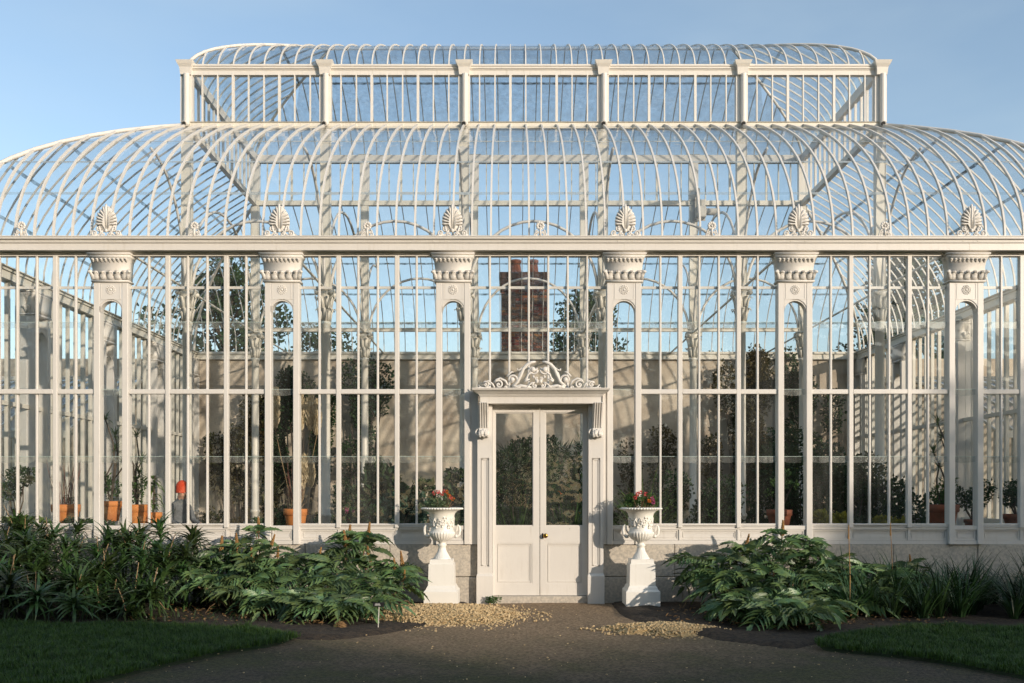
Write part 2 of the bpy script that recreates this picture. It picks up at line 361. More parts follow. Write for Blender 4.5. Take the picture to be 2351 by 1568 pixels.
# tarmac path: the walk along the front and the spur to the door
def grid_sheet(name, x0, x1, y0, y1, nx, ny, zf, m):
    b = MB(); vs = []; fs = []
    for j in range(ny + 1):
        for i in range(nx + 1):
            x = x0 + (x1 - x0) * i / nx; y = y0 + (y1 - y0) * j / ny; vs.append((x, y, zf(x, y)))
    for j in range(ny):
        for i in range(nx): fs.append((j*(nx+1)+i, j*(nx+1)+i+1, (j+1)*(nx+1)+i+1, (j+1)*(nx+1)+i))
    b.add(vs, fs); return b.build(name, m, smooth=True)
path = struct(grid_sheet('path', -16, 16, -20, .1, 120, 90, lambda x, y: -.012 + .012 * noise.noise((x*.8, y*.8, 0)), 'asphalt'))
def soil_z(x, y): return .03 + .03 * noise.noise((x*3, y*3, 2)) + .02 * noise.noise((x*9, y*9, 5))
def poly_bed(name, outline, zf, m, n=60):
    xs = [p[0] for p in outline]; ys = [p[1] for p in outline]
    x0, x1, y0, y1 = min(xs), max(xs), min(ys), max(ys); st = max(x1 - x0, y1 - y0) / n
    nx, ny = int((x1-x0)/st)+1, int((y1-y0)/st)+1; b = MB(); idx = {}; vs = []
    def edge(x, y):
        dmin = 9
        for i in range(len(outline)):
            a = Vector(outline[i][:2]); c = Vector(outline[(i+1) % len(outline)][:2]); d = c - a
            t = max(0, min(1, (Vector((x, y)) - a).dot(d) / max(d.length_squared, 1e-9))); dmin = min(dmin, (a + d*t - Vector((x, y))).length)
        return dmin
    for j in range(ny+1):
        for i in range(nx+1):
            x, y = x0 + i*st, y0 + j*st; e = edge(x, y); ins = inside(x, y, outline)
            if ins or e < st*1.6:
                h = min(1, e/.14) if ins else -.6
                idx[(i, j)] = len(vs); vs.append((x, y, -.03 + (zf(x, y) + .03) * max(h, -.5) if h < 1 else zf(x, y)))
    fs = [(idx[(i,j)], idx[(i+1,j)], idx[(i+1,j+1)], idx[(i,j+1)]) for i in range(nx) for j in range(ny) if all(k in idx for k in ((i,j),(i+1,j),(i+1,j+1),(i,j+1)))]
    b.add(vs, fs); return b.build(name, m, smooth=True)
def inside(x, y, pl):
    c = False; n = len(pl); j = n - 1
    for i in range(n):
        xi, yi, xj, yj = pl[i][0], pl[i][1], pl[j][0], pl[j][1]
        if (yi > y) != (yj > y) and x < (xj - xi) * (y - yi) / (yj - yi) + xi: c = not c
        j = i
    return c
g = lambda *a: [tuple(G(x, y)[:2]) for x, y in a]
BED_L = [(-9.5, .05), (FX(1085), .05), (FX(1090), -.25)] + g((1010, 1432), (900, 1452), (780, 1468), (690, 1468), (560, 1448), (300, 1440), (0, 1442)) + [(-9.5, -2.3)]
BED_R = [(FX(1395), .05), (9.5, .05), (9.5, -2.3)] + g((2351, 1452), (2100, 1446), (1920, 1470), (1820, 1490), (1640, 1470), (1560, 1450), (1440, 1425), (1400, 1395))
struct(poly_bed('planting_bed_left', BED_L, soil_z, 'soil'))
struct(poly_bed('planting_bed_right', BED_R, soil_z, 'soil'))
LAWN_L = [(-12, -2.15)] + g((0, 1438), (300, 1438), (560, 1446), (690, 1466), (640, 1482), (520, 1500), (380, 1530), (200, 1575), (60, 1640)) + [(-6, -7.2), (-12, -7.2)]
LAWN_R = [(12, -2.1)] + [(12, -6.5)] + g((2500, 1590), (2351, 1558), (2200, 1530), (2050, 1508), (1880, 1490), (1870, 1474), (1960, 1460), (2110, 1444), (2351, 1448))
def lawn_z(x, y): return .035 + .012 * noise.noise((x*1.7, y*1.7, 9))
struct(poly_bed('lawn_left', LAWN_L, lawn_z, 'turf', 90)); struct(poly_bed('lawn_right', LAWN_R, lawn_z, 'turf', 90))
def lawn_blades(name, label, outline, count, seed, xlim):
    r = random.Random(seed); b = MB(); vs = []; fs = []
    xs = [p[0] for p in outline]; ys = [p[1] for p in outline]; k = 0
    x0, x1 = max(min(xs), xlim[0]), min(max(xs), xlim[1])
    while k < count:
        x, y = r.uniform(x0, x1), r.uniform(max(min(ys), -5.6), max(ys))
        if not inside(x, y, outline): continue
        k += 1; z = lawn_z(x, y) - .015
        for q in range(2):
            a = r.uniform(0, 6.28); h = r.uniform(.03, .075) * (1 + .6 * noise.noise((x*4, y*4, 1))); ww = .0028; ln = r.uniform(.1, .8) * h
            xx, yy = x + r.uniform(-.012, .012), y + r.uniform(-.012, .012); dx, dy = math.cos(a), math.sin(a); o = len(vs)
            vs += [(xx - dy*ww, yy + dx*ww, z), (xx + dy*ww, yy - dx*ww, z), (xx + dx*ln*.4 + dy*ww*.8, yy + dy*ln*.4 - dx*ww*.8, z + h*.6), (xx + dx*ln*.4 - dy*ww*.8, yy + dy*ln*.4 + dx*ww*.8, z + h*.6), (xx + dx*ln, yy + dy*ln, z + h)]
            fs += [(o, o+1, o+2, o+3), (o+3, o+2, o+4)]
    b.add(vs, fs); o = b.build(name, 'grass'); stuff(o); tag(o, label, 'grass')
lawn_blades('lawn_grass', 'short lawn grass in front of the spiky strap-leaved bed', LAWN_L, 52000, 1, (-7.2, 0))
lawn_blades('lawn_grass', 'short lawn grass beside the right honey bush and strappy bed', LAWN_R, 52000, 2, (0, 7.2))

# gravel heaps at the urns
def gravel(name, label, cx, cy, rx, ry, h, seed, n):
    r = random.Random(seed); b = MB(); vs = []; fs = []; nn, mm = 40, 14
    for j in range(mm + 1):
        for i in range(nn):
            a = 2*math.pi*i/nn; q = j/mm; wob = 1 + .45*noise.noise((math.cos(a)*1.6 + seed, math.sin(a)*1.6, 0)) + .12*noise.noise((math.cos(a)*6 + seed, math.sin(a)*6, 3))
            x, y = cx + rx*q*wob*math.cos(a), cy + ry*q*wob*math.sin(a)
            vs.append((x, y, .05 + h*(1-q*q)**1.2*(1+.25*noise.noise((x*5, y*5, 3))) - .075*q**4 + .008*noise.noise((x*22, y*22, 1))))
    fs = [(j*nn+i, j*nn+(i+1) % nn, (j+1)*nn+(i+1) % nn, (j+1)*nn+i) for j in range(mm) for i in range(nn)]
    b.add(vs, fs); k0 = len(vs); b.k = 1
    for q in range(n):
        a = r.uniform(0, 6.28); t = math.sqrt(r.random()) * (1.0 + .5*r.random()**3); wob = 1 + .45*noise.noise((math.cos(a)*1.6 + seed, math.sin(a)*1.6, 0)); t *= wob; x, y = cx + rx*t*math.cos(a), cy + ry*t*math.sin(a); tt = min(t/wob, 1)
        s_ = r.choice((.006, .008, .01, .012, .016)) * r.uniform(.7, 1.3); z = .05 + h*(1-tt*tt)**1.2 - .06*tt**4 + s_*.2
        o = len(b.v); b.ball((0, 0, 0), s_*r.uniform(.8, 1.5), s_, s_*.7, 5, 3)
        b.xf(Matrix.Translation((x, y, z)) @ Euler((r.random(), r.random(), r.random()*6)).to_matrix().to_4x4(), o)
    o = b.build(name, ['sand', 'pebble']); stuff(o); tag(o, label, 'gravel')
c = G(985, 1420)
gravel('gravel_heap', 'sunlit heap of yellow gravel around the left urn pedestal', c.x + .05, c.y + .30, 1.2, .92, .05, 3, 5200)
c = G(1500, 1450)
gravel('gravel_heap', 'small scatter of yellow gravel in front of the right urn pedestal', c.x + .15, c.y + .12, .62, .36, .012, 8, 1500)
b = MB(); r = random.Random(5)
for q in range(420):
    x, y = r.uniform(-4, 5), r.uniform(-6, -.4); s_ = r.choice((.004, .005, .006, .009)); o = len(b.v)
    b.ball((0, 0, 0), s_*1.3, s_, s_*.6, 5, 3); b.xf(Matrix.Translation((x, y, .004)) @ Euler((0, 0, r.random()*6)).to_matrix().to_4x4(), o)
o = b.build('loose_pebbles', 'pebble'); stuff(o); tag(o, 'small loose stones scattered over the tarmac path', 'pebbles')

# ------------------------------------------------------------------ glasshouse
GH = thing('glasshouse', 'large cream white Victorian glasshouse with curved glass roof and raised clerestory', 'glasshouse', (XC, 0, 0))
Zs, Zh = FZ(1207), FZ(586)            # sill top, window head
Zp = FZ(1250)                          # top of the stone plinth
ZT0, ZT1 = FZ(904), FZ(893)            # transom
ZL1, ZL2 = FZ(745), FZ(1055)           # glass overlaps
ZE = 5.055                             # eave / gutter top

# --- stone plinth
pl = MB(); pl.bx(XL - .1, FX(1100), .09, .40, -.05, Zp - .004); pl.bx(FX(1383), XR + .1, .09, .40, -.05, Zp - .004)
plinth = pl.build('stone_plinth', 'mortar', GH)
r = random.Random(3); zc = FZ(1325)
for (a, c2) in ((XL - .12, FX(1097)), (FX(1385), XR + .12)):
    for row, (z0, z1, yy) in enumerate(((.0, zc - .005, .03), (zc + .003, Zp - .002, .045))):
        x = a
        while x < c2 - .01:
            wd = min(r.uniform(.75, 1.25), c2 - x)
            if c2 - x - wd < .35: wd = c2 - x
            s_ = MB(); s_.bev(x + .003, x + wd - .003, yy + r.uniform(-.003, .003), .30, z0 - (.04 if row == 0 else 0), z1, .008)
            s_.build('stone', 'granite', plinth); x += wd
s_ = MB(); s_.bev(FX(1131), FX(1351), -.02, .4, -.04, FZ(1369), .01); s_.build('threshold_stone', 'granite', plinth)

# --- front wall frame
fw = MB()
fw.bx(XL, FX(1082), .05, .16, Zp + .001, Zp + .055); fw.bx(FX(1394), XR, .05, .16, Zp + .001, Zp + .055)
for i in range(7):
    a, c2 = PX[i] + HW, PX[i+1] - HW
    fw.bx(a - .01, c2 + .01, .035, .13, Zh, Zh + .05); fw.bx(a - .01, c2 + .01, .02, .15, Zh + .05, Zh + .075)
    if i != 3:
        fw.bx(a, c2, .04, .15, Zs - .055, Zs - .012); fw.loft([(Zs - .012, a, c2, .025, .15), (Zs + .004, a, c2, .045, .15)])
front = fw.build('front_wall', 'paint', GH)

def panel(name, x0, x1, z0, z1, y, parent, fr=.03, dep=.012, m='paint'):
    b = MB()
    b.bx(x0, x1, y, y + .06, z0, z1)                       # field
    for (a, c2, e, f2) in ((x0, x1, z1 - fr, z1), (x0, x1, z0, z0 + fr), (x0, x0 + fr, z0 + fr, z1 - fr), (x1 - fr, x1, z0 + fr, z1 - fr)):
        b.bx(a, c2, y - dep, y + .001, e, f2)
    i = fr + .012; q = .010
    for (a, c2, e, f2) in ((x0+i, x1-i, z1-i-q, z1-i), (x0+i, x1-i, z0+i, z0+i+q), (x0+i, x0+i+q, z0+i+q, z1-i-q), (x1-i-q, x1-i, z0+i+q, z1-i-q)):
        b.bx(a, c2, y - dep*.55, y + .001, e, f2)
    return b.build(name, m, parent)

def pane_mesh(x0, x1, z0, z1, y, rr, lap=True, lapn=6):
    b = MB(); j = lambda s=.0018: rr.uniform(-s, s)
    b.add([(x0, y + j(), z0), (x1, y + j(), z0), (x1, y + j(), z1), (x0, y + j(), z1)], [(0, 1, 2, 3)])
    if lap:
        b.k = 1; vs = []; h = .075
        for k in range(lapn + 1):
            t = k/lapn; x = x0 + (x1-x0)*t; sag = -.018*(1 - (2*t-1)**2) + rr.uniform(-.002, .002)
            vs += [(x, y - .006, z0 + .045), (x, y - .006, z0 - .028 + sag)]
        b.add(vs, [(2*k+1, 2*k+3, 2*k+2, 2*k) for k in range(lapn)])
        # bright cut edge of the lower sheet
        b.k = 2; b.bx(x0, x1, y - .0075, y - .0065, z0 + .043, z0 + .048)
    return b
M['edge'] = mat('glass_edge', (.45, .55, .50), None, .3, 4)
rr = random.Random(21)
def col_panes(x0, x1, segs, y, parent):
    for z0, z1, lap in segs: pane_mesh(x0 + .002, x1 - .002, z0, z1, y, rr, lap).build('pane', ['glass', 'lap', 'edge'], parent)

BW, TW = .030, .062
for i in range(7):
    a, c2 = PX[i] + HW, PX[i+1] - HW; st = (c2 - a)/7
    door = i == 3
    z0 = FZ(897) if door else Zs
    for k in range(1, 7):
        x = a + st*k; thick = (k in (2, 5)) and not door
        b = MB()
        if thick: b.bev(x - TW/2, x + TW/2, .012, .085, z0 - (.03 if not door else 0), Zh + .002, .006)
        else: b.bev(x - BW/2, x + BW/2, .04, .085, z0, Zh + .002, .006)
        b.build('glazing_bar', 'paint', front)
    if not door:
        for (ka, kb) in ((0, 2), (2, 5), (5, 7)):
            xa = a + st*ka + (TW/2 if ka else 0); xb = a + st*kb - (TW/2 if kb < 7 else 0)
            yq = .012 if (ka, kb) == (2, 5) else .025
            b = MB(); b.bev(xa, xb, yq, .088, ZT0, ZT1, .006); b.build('transom', 'paint', front)
            b = MB(); b.bev(xa, xb, yq + .008, .088, Zs + .004, Zs + .030, .004); b.build('bottom_rail', 'paint', front)
            panel('sill_panel', a + st*ka + .012, a + st*kb - .012, Zp + .058, Zs - .058, .07, front, .022, .012)
        for k in (0, 2, 5, 7):
            b = MB(); b.bx(a + st*k - .011, a + st*k + .011, .045, .13, Zp + .055, Zs - .055); b.build('sill_stile', 'paint', front)
    b = MB(); b.bx(a, c2, .088, .108, FZ(660), FZ(654)); b.build('tie_bar', 'paint', front)
    for k in range(7):
        x0, x1 = a + st*k, a + st*(k+1)
        segs = [(ZL1, Zh, True), (ZT1 if not door else FZ(897), ZL1, False)]
        if not door: segs += [(ZL2, ZT0, True), (Zs, ZL2, False)]
        col_panes(x0, x1, segs, .066, front)

# --- pilasters
def pilaster_meshes():
    b = MB()
    for s_ in (-1, 1):
        xs = sorted((s_*.24, s_*.155)); b.bev(xs[0], xs[1], 0, .14, Zp, FZ(648), .006)
    zsprg, rad, n = 4.045, .150, 14; ztop = FZ(648)
    b.bx(-.156, .156, .02, .14, Zp + .001, Zp + .055); b.bx(-.156, .156, .02, .14, Zs - .055, Zs)
    for (y0, y1, rd) in ((.012, .12, rad), (.002, .02, rad + .022)):
        vs = []
        for k in range(n + 1):
            a = math.pi * k/n; x = -rd*math.cos(a) if abs(rd*math.cos(a)) < .1549 else (-.1549 if k < n/2 else .1549); z = zsprg + rd*math.sin(a)
            vs += [(x, y0, z), (x, y0, ztop), (x, y1, z), (x, y1, ztop)]
        fs = []
        for k in range(n): o = k*4; fs += [(o, o+4, o+5, o+1), (o, o+2, o+6, o+4), (o+3, o+2, o, o+1)] if k == 0 else [(o, o+4, o+5, o+1), (o, o+2, o+6, o+4)]
        b.add(vs, fs)
    # panel frame above the arch
    za, zb = FZ(687), FZ(651)
    for (x0, x1, z0, z1) in ((-.155, .155, za, za + .008), (-.135, -.128, za + .01, zb), (.128, .135, za + .01, zb)): b.bx(x0, x1, -.002, .003, z0, z1)
    shaft = b.mesh('pilaster', 'paint')
    # capital
    c = MB(); zt = FZ(583); z0 = FZ(648)
    c.loft([(z0 - .005, -.25, .25, -.012, .15), (z0 + .006, -.262, .262, -.028, .15), (z0 + .022, -.262, .262, -.028, .15), (z0 + .03, -.247, .247, -.008, .15)])
    prof = [(0, .243, -.004), (.25, .245, -.006), (.5, .25, -.012), (.72, .26, -.025), (.88, .278, -.045), (.96, .295, -.065)]
    H = zt - z0 - .05
    c.loft([(z0 + .03 + H*t, -h, h, y, .15) for t, h, y in prof])
    c.loft([(zt - .024, -.288, .288, -.058, .15), (zt - .018, -.302, .302, -.074, .15), (zt + .002, -.302, .302, -.074, .15)])
    # lower leaf row curling outward
    zl = FZ(626)
    for k in range(5):
        x = -.20 + .10*k
        pts = [(x, -.006, z0 + .035), (x, -.016, zl - .06), (x, -.026, zl - .01), (x, -.045, zl + .012), (x, -.066, zl + .004), (x, -.062, zl - .018)]
        c.tube(pts, [.038, .044, .036, .034, .024, .010], 8, sq=.35, up=(0, -1, 0))
        for s_ in (-1, 1): c.tube([(x + s_*.03, -.01, z0 + .04), (x + s_*.036, -.024, zl - .02), (x + s_*.028, -.042, zl + .006)], [.006, .009, .011], 5)
    for s_ in (-1, 1):       # corner leaves
        c.tube([(s_*.235, -.0, z0 + .04), (s_*.248, -.012, zl - .03), (s_*.268, -.035, zl + .012), (s_*.292, -.056, zl - .002)], [.03, .034, .03, .016], 7)
    # upper leaf tips below the abacus
    zz = FZ(596)
    for k in range(9):
        x = -.232 + .058*k
        c.tube([(x, -.022, zz - .045), (x, -.036, zz - .016), (x, -.056, zz + .002), (x, -.060, zz - .010)], [.010, .022, .020, .008], 6, sq=.4, up=(0, -1, 0))
    cap = c.mesh('capital', 'paint', True)
    r_ = MB(); zc = FZ(665); r_.ball((0, 0, 0), .022, .014, .022, 8, 4)
    for k in range(14):
        a = 2*math.pi*k/14; r_.ball((.057*math.cos(a), 0, .057*math.sin(a)), .0135, .012, .0135, 6, 4)
        r_.tube([(.02*math.cos(a), -.002, .02*math.sin(a)), (.05*math.cos(a), -.004, .05*math.sin(a))], [.004, .008], 4)
    ros = r_.mesh('rosette', 'paint', True)
    return shaft, cap, ros, zc
SH, CAP, ROS, ZROS = pilaster_meshes()
ZR90 = (0, 0, 0)
for i, x in enumerate(PX):
    p = put('pilaster', SH, GH, (x, 0, 0))
    put('capital', CAP, p, (x, 0, 0)); put('rosette', ROS, p, (x, .004, ZROS))
    panel('base_panel', x - .143, x + .143, Zp + .058, Zs - .058, .045, p, .022, .012)
    pane_mesh(x - .154, x + .154, FZ(900), 4.20, .066, rr, True).build('pane', ['glass', 'lap', 'edge'], p)
    pane_mesh(x - .154, x + .154, ZL2, FZ(900), .066, rr, True).build('pane', ['glass', 'lap', 'edge'], p)
    pane_mesh(x - .154, x + .154, Zs, ZL2, .066, rr, False).build('pane', ['glass', 'lap', 'edge'], p)

# --- entablature / gutter
def entab(b, x0, x1, along='x'):
    steps = [(FZ(581), FZ(578), .00), (FZ(578), FZ(562), -.085), (FZ(562), FZ(560.5), -.10), (FZ(560.5), FZ(556), -.108), (FZ(556), FZ(554.5), -.118), (FZ(554.5), FZ(550.5), -.145), (FZ(550.5), FZ(548), -.155)]
    for z0, z1, y in steps: b.bx(x0 + y, x1 - y, y, .22, z0 + .0005, z1)
    b.loft([(FZ(556), x0 - .118, x1 + .118, -.118, .2), (FZ(554.5) + .001, x0 - .144, x1 + .144, -.144, .2)])
e = MB(); entab(e, XL - .26, XR + .26); ENT = e.build('entablature', 'paint', GH)
for x in PX:                                             # bolted joints
    e = MB(); e.bx(x - .0025, x + .0025, -.087, -.084, FZ(578), FZ(562)); e.build('gutter_joint', 'paint_old', ENT)
    for s_ in (-.1, .1):
        e = MB(); e.ball((x + s_, -.109, FZ(558.5)), .008, .005, .008, 6, 4); e.build('gutter_bolt', 'paint_old', ENT)

# --- antefix ornaments
def palmette():
    b = MB(); z0 = .085
    def outl(t):            # half outline, t 0..1 from the foot to the tip
        return (.128*math.sin(math.pi*(.24 + .56*t))**.7*(1 - t**4.5)**.75 + .008*(1 - t), z0 - .02 + .345*t)
    out = [outl(k/14) for k in range(15)]
    b.prism([(x, z) for x, z in out] + [(-x, z) for x, z in out[::-1][1:]] , .004, .026)
    for s_ in (-1, 1):
        for k in range(6):
            t = .30 + .125*k; ex, ez = outl(min(t, .96)); ex = max(ex, .012)
            pts = [(s_*.010, -.004, z0 + .015*k), (s_*(.012 + .25*ex), -.010, z0 + .03 + (ez - z0)*.55 + .006*k), (s_*ex*.72, -.012, z0 + (ez - z0)*.90), (s_*ex*.99, -.008, ez), (s_*ex*1.0, -.004, ez - .016)]
            b.tube(pts, [.006, .010, .0145, .0145, .008], 7, sq=.8, up=(0, -1, 0))
    b.tube([(0, -.006, z0), (0, -.014, z0 + .16), (0, -.016, z0 + .29), (0, -.008, z0 + .335)], [.006, .011, .018, .012], 8, sq=.7, up=(0, -1, 0))
    for s_ in (-1, 1):
        b.spiral(s_*.092, .098, .036, 1.35, math.pi/2, -.004, .0125, -s_, tail=[(s_*.03, .03), (s_*.07, .05)])
        b.spiral(s_*.150, .044, .042, 1.35, -math.pi/2, -.004, .0135, s_, tail=[(s_*.045, .075), (s_*.08, .035), (s_*.12, .004)])
        b.spiral(s_*.050, .036, .030, 1.2, 0 if s_ < 0 else math.pi, -.012, .010, s_)
        b.tube([(s_*.11, 0, .02), (s_*.19, 0, .012), (s_*.205, 0, .03)], [.012, .012, .006], 5)
    b.ball((0, -.012, .075), .022, .016, .028, 8, 5); b.bx(-.205, .205, -.012, .02, -.002, .010)
    return b.mesh('palmette', 'paint', True)
def finial():
    b = MB(); zc = .150
    b.tube([(0, .004, zc), (0, .016, zc)], [.052, .052], 16)
    for k in range(10):
        a = 2*math.pi*k/10; b.ball((.042*math.cos(a), 0, zc + .042*math.sin(a)), .021, .012, .021, 6, 4)
    b.ball((0, -.008, zc), .017, .012, .017, 8, 4)
    for s_ in (-1, 1):
        b.spiral(s_*.040, .064, .030, 1.2, math.pi/2, .002, .011, -s_); b.spiral(s_*.058, .024, .028, 1.2, math.pi/2, .002, .010, -s_)
    b.tube([(0, .008, 0), (0, .008, .12)], [.04, .026], 8, sq=.5); b.bx(-.085, .085, -.01, .022, -.002, .006)
    return b.mesh('rosette_finial', 'paint', True)
PAL, FIN = palmette(), finial()
for x in PX: put('palmette', PAL, ENT, (x, -.13, ZE - .006), None, 1.06)
for i in range(7): put('rosette_finial', FIN, ENT, ((PX[i] + PX[i+1])/2 + (.02 if i < 4 else 0), -.13, ZE - .006))

# --- door case
DX0, DX1 = FX(1097), FX(1385)
dc = MB()
dc.bx(PX[3] + HW - .055, DX0 + .002, .022, .14, Zp + .001, FZ(897)); dc.bx(DX1 - .002, PX[4] - HW + .055, .022, .14, Zp + .001, FZ(897))
dc.bx(FX(1128), FX(1354), .03, .12, FZ(934), FZ(926))
doorcase = dc.build('door_case', 'paint', GH)
for s_ in (0, 1):
    x0, x1 = (DX0, FX(1131)) if s_ == 0 else (FX(1351), DX1)
    b = MB(); zb = FZ(1316); zt = FZ(930); xi = .045; yf = -.06
    b.bx(x0, x1, yf + .022, .13, zb, zt)
    for (a, c2, e0, e1) in ((x0, x0 + xi, zb, zt), (x1 - xi, x1, zb, zt), (x0 + xi, x1 - xi, FZ(1052), zt), (x0 + xi, x1 - xi, zb, FZ(1300))): b.bx(a, c2, yf, yf + .023, e0, e1)
    q = .012
    for (a, c2, e0, e1) in ((x0+xi+q, x0+xi+2*q, FZ(1300)+q, FZ(1052)-q), (x1-xi-2*q, x1-xi-q, FZ(1300)+q, FZ(1052)-q), (x0+xi+q, x1-xi-q, FZ(1052)-2*q, FZ(1052)-q), (x0+xi+q, x1-xi-q, FZ(1300)+q, FZ(1300)+2*q)): b.bx(a, c2, yf + .010, yf + .023, e0, e1)
    b.loft([(-.03, x0 - .012, x1 + .012, yf - .03, .13), (zb - .035, x0 - .012, x1 + .012, yf - .03, .13), (zb, x0, x1, yf - .002, .13)])
    b.build('door_jamb', 'paint', doorcase)
    # console bracket
    b = MB(); xm = (x0 + x1)/2 - (.012 if s_ == 0 else -.012); hw = .066
    zt, zb2 = FZ(929), FZ(1005)
    side = []
    for k in range(15):
        t = k/14; z = zt + (zb2 - zt)*t; prot = .19*(1 - t)**1.6 + .045 + .03*math.sin(t*math.pi)*0 + (.035*math.sin((t - .72)/.28*math.pi) if t > .72 else 0)
        side.append((z, prot))
    b.loft([(z, xm - hw*(1 - .12*(zt - z)), xm + hw*(1 - .12*(zt - z)), yf - p, yf + .01) for z, p in side][::-1])
    for k in range(4):
        x = xm - hw*.72 + k*hw*.48
        b.tube([(x, yf - p - .004, z) for z, p in side[:11]], .011, 6)
    zz = zb2 + .065
    for k in range(5): b.ball((xm - hw*.8 + k*hw*.4, yf - .085 - .01*(k % 2), zz - .02*abs(k-2)*.6), .026, .03, .05, 7, 5)
    b.spiral(xm - hw - .004, zz, .05, 1.3, math.pi/2, yf - .045, .012, 1); b.ball((xm, yf - .075, zb2 + .015), .03, .03, .022, 7, 5)
    b.build('console', 'paint', doorcase, smooth=False)
h = MB(); y0 = -.20
h.loft([(FZ(929), FX(1104), FX(1378), y0 + .03, .12), (FZ(914), FX(1104), FX(1378), y0 + .03, .12)])
h.loft([(FZ(914) + .001, FX(1103), FX(1379), y0 + .02, .12), (FZ(911), FX(1102), FX(1380), y0 + .01, .12)])
pr = [(911, 1101.5, .005), (909, 1100, -.002), (907, 1098.5, -.02), (905, 1095, -.035), (902, 1090, -.065), (901, 1089, -.07), (901, 1087, -.085), (897.5, 1086, -.095), (896, 1086, -.095)]
h.loft([(FZ(y) + .001, FX(x), FX(2482 - x), y0 + dy, .12) for y, x, dy in pr])
hood = h.build('door_hood', 'paint', doorcase)
# scrolled crest
c = MB(); yc = -.16
for s_ in (-1, 1):
    q = len(c.v)
    def P(*pts): return [(p[0], yc, p[1]) for p in pts]
    c.tube(P((.37, .035), (.29, .10), (.245, .20), (.215, .275), (.16, .335), (.10, .365), (.045, .375)), [.016, .022, .025, .026, .026, .022, .012], 7)
    c.tube(P((.34, .05), (.285, .13), (.262, .215), (.225, .26)), [.008, .014, .016, .006], 6)
    c.tube(P((.225, .29), (.27, .255), (.30, .26), (.295, .285)), [.012, .013, .010, .005], 5)
    c.spiral(.082, .262, .070, 1.25, math.pi*.9, yc, .016, 1, 18, 6, tail=[(.20, .115), (.165, .15), (.148, .20)])
    c.ball((.082, yc - .01, .262), .036, .022, .036, 10, 6)
    c.tube(P((.20, .10), (.16, .125), (.125, .135)), [.02, .016, .008], 6)
    c.spiral(.366, .127, .082, 1.3, math.pi*1.45, yc, .018, -1, 20, 6, tail=[(.25, .03), (.30, .03)])
    c.ball((.366, yc - .01, .127), .034, .022, .034, 10, 6)
    c.tube(P((.44, .17), (.40, .215), (.37, .235), (.35, .23)), [.014, .014, .011, .006], 5)
    c.spiral(.552, .062, .062, 1.3, math.pi*.1, yc, .016, 1, 18, 6, tail=[(.43, .05), (.46, .11), (.53, .145), (.585, .125)])
    c.spiral(.725, .062, .046, 1.3, math.pi*.1, yc, .013, 1, 16, 6, tail=[(.61, .02), (.64, .07), (.69, .11)])
    c.tube(P((.66, .03), (.74, .012), (.80, .02), (.835, .06), (.82, .055)), [.012, .012, .012, .009, .006], 5)
    c.tube(P((.80, .02), (.845, .012), (.85, .03)), [.010, .010, .006], 5)
    c.spiral(.055, .045, .038, 1.2, math.pi*.5, yc - .008, .012, -1, 14, 5, tail=[(.17, .02), (.13, .055), (.09, .085)])
    c.tube(P((.36, .02), (.25, .045), (.16, .03), (.10, .02)), [.012, .022, .02, .012], 6)
    c.spiral(.45, .02, .024, 1.0, 0, yc, .010, 1, 10, 5); c.spiral(.03, .145, .026, 1.1, math.pi*1.5, yc - .01, .010, 1, 12, 5)
    c.ball((.025, yc - .012, .105), .024, .016, .03, 7, 5); c.ball((.075, yc - .005, .165), .018, .014, .022, 7, 5)
    c.xf(Matrix.Translation((XC, 0, FZ(896))) @ Matrix.Scale(s_, 4, (1, 0, 0)), q)
c.bx(XC - .86, XC + .86, yc - .012, yc + .012, FZ(896) - .002, FZ(896) + .010)
c.build('scroll_crest', 'paint', hood, smooth=True)
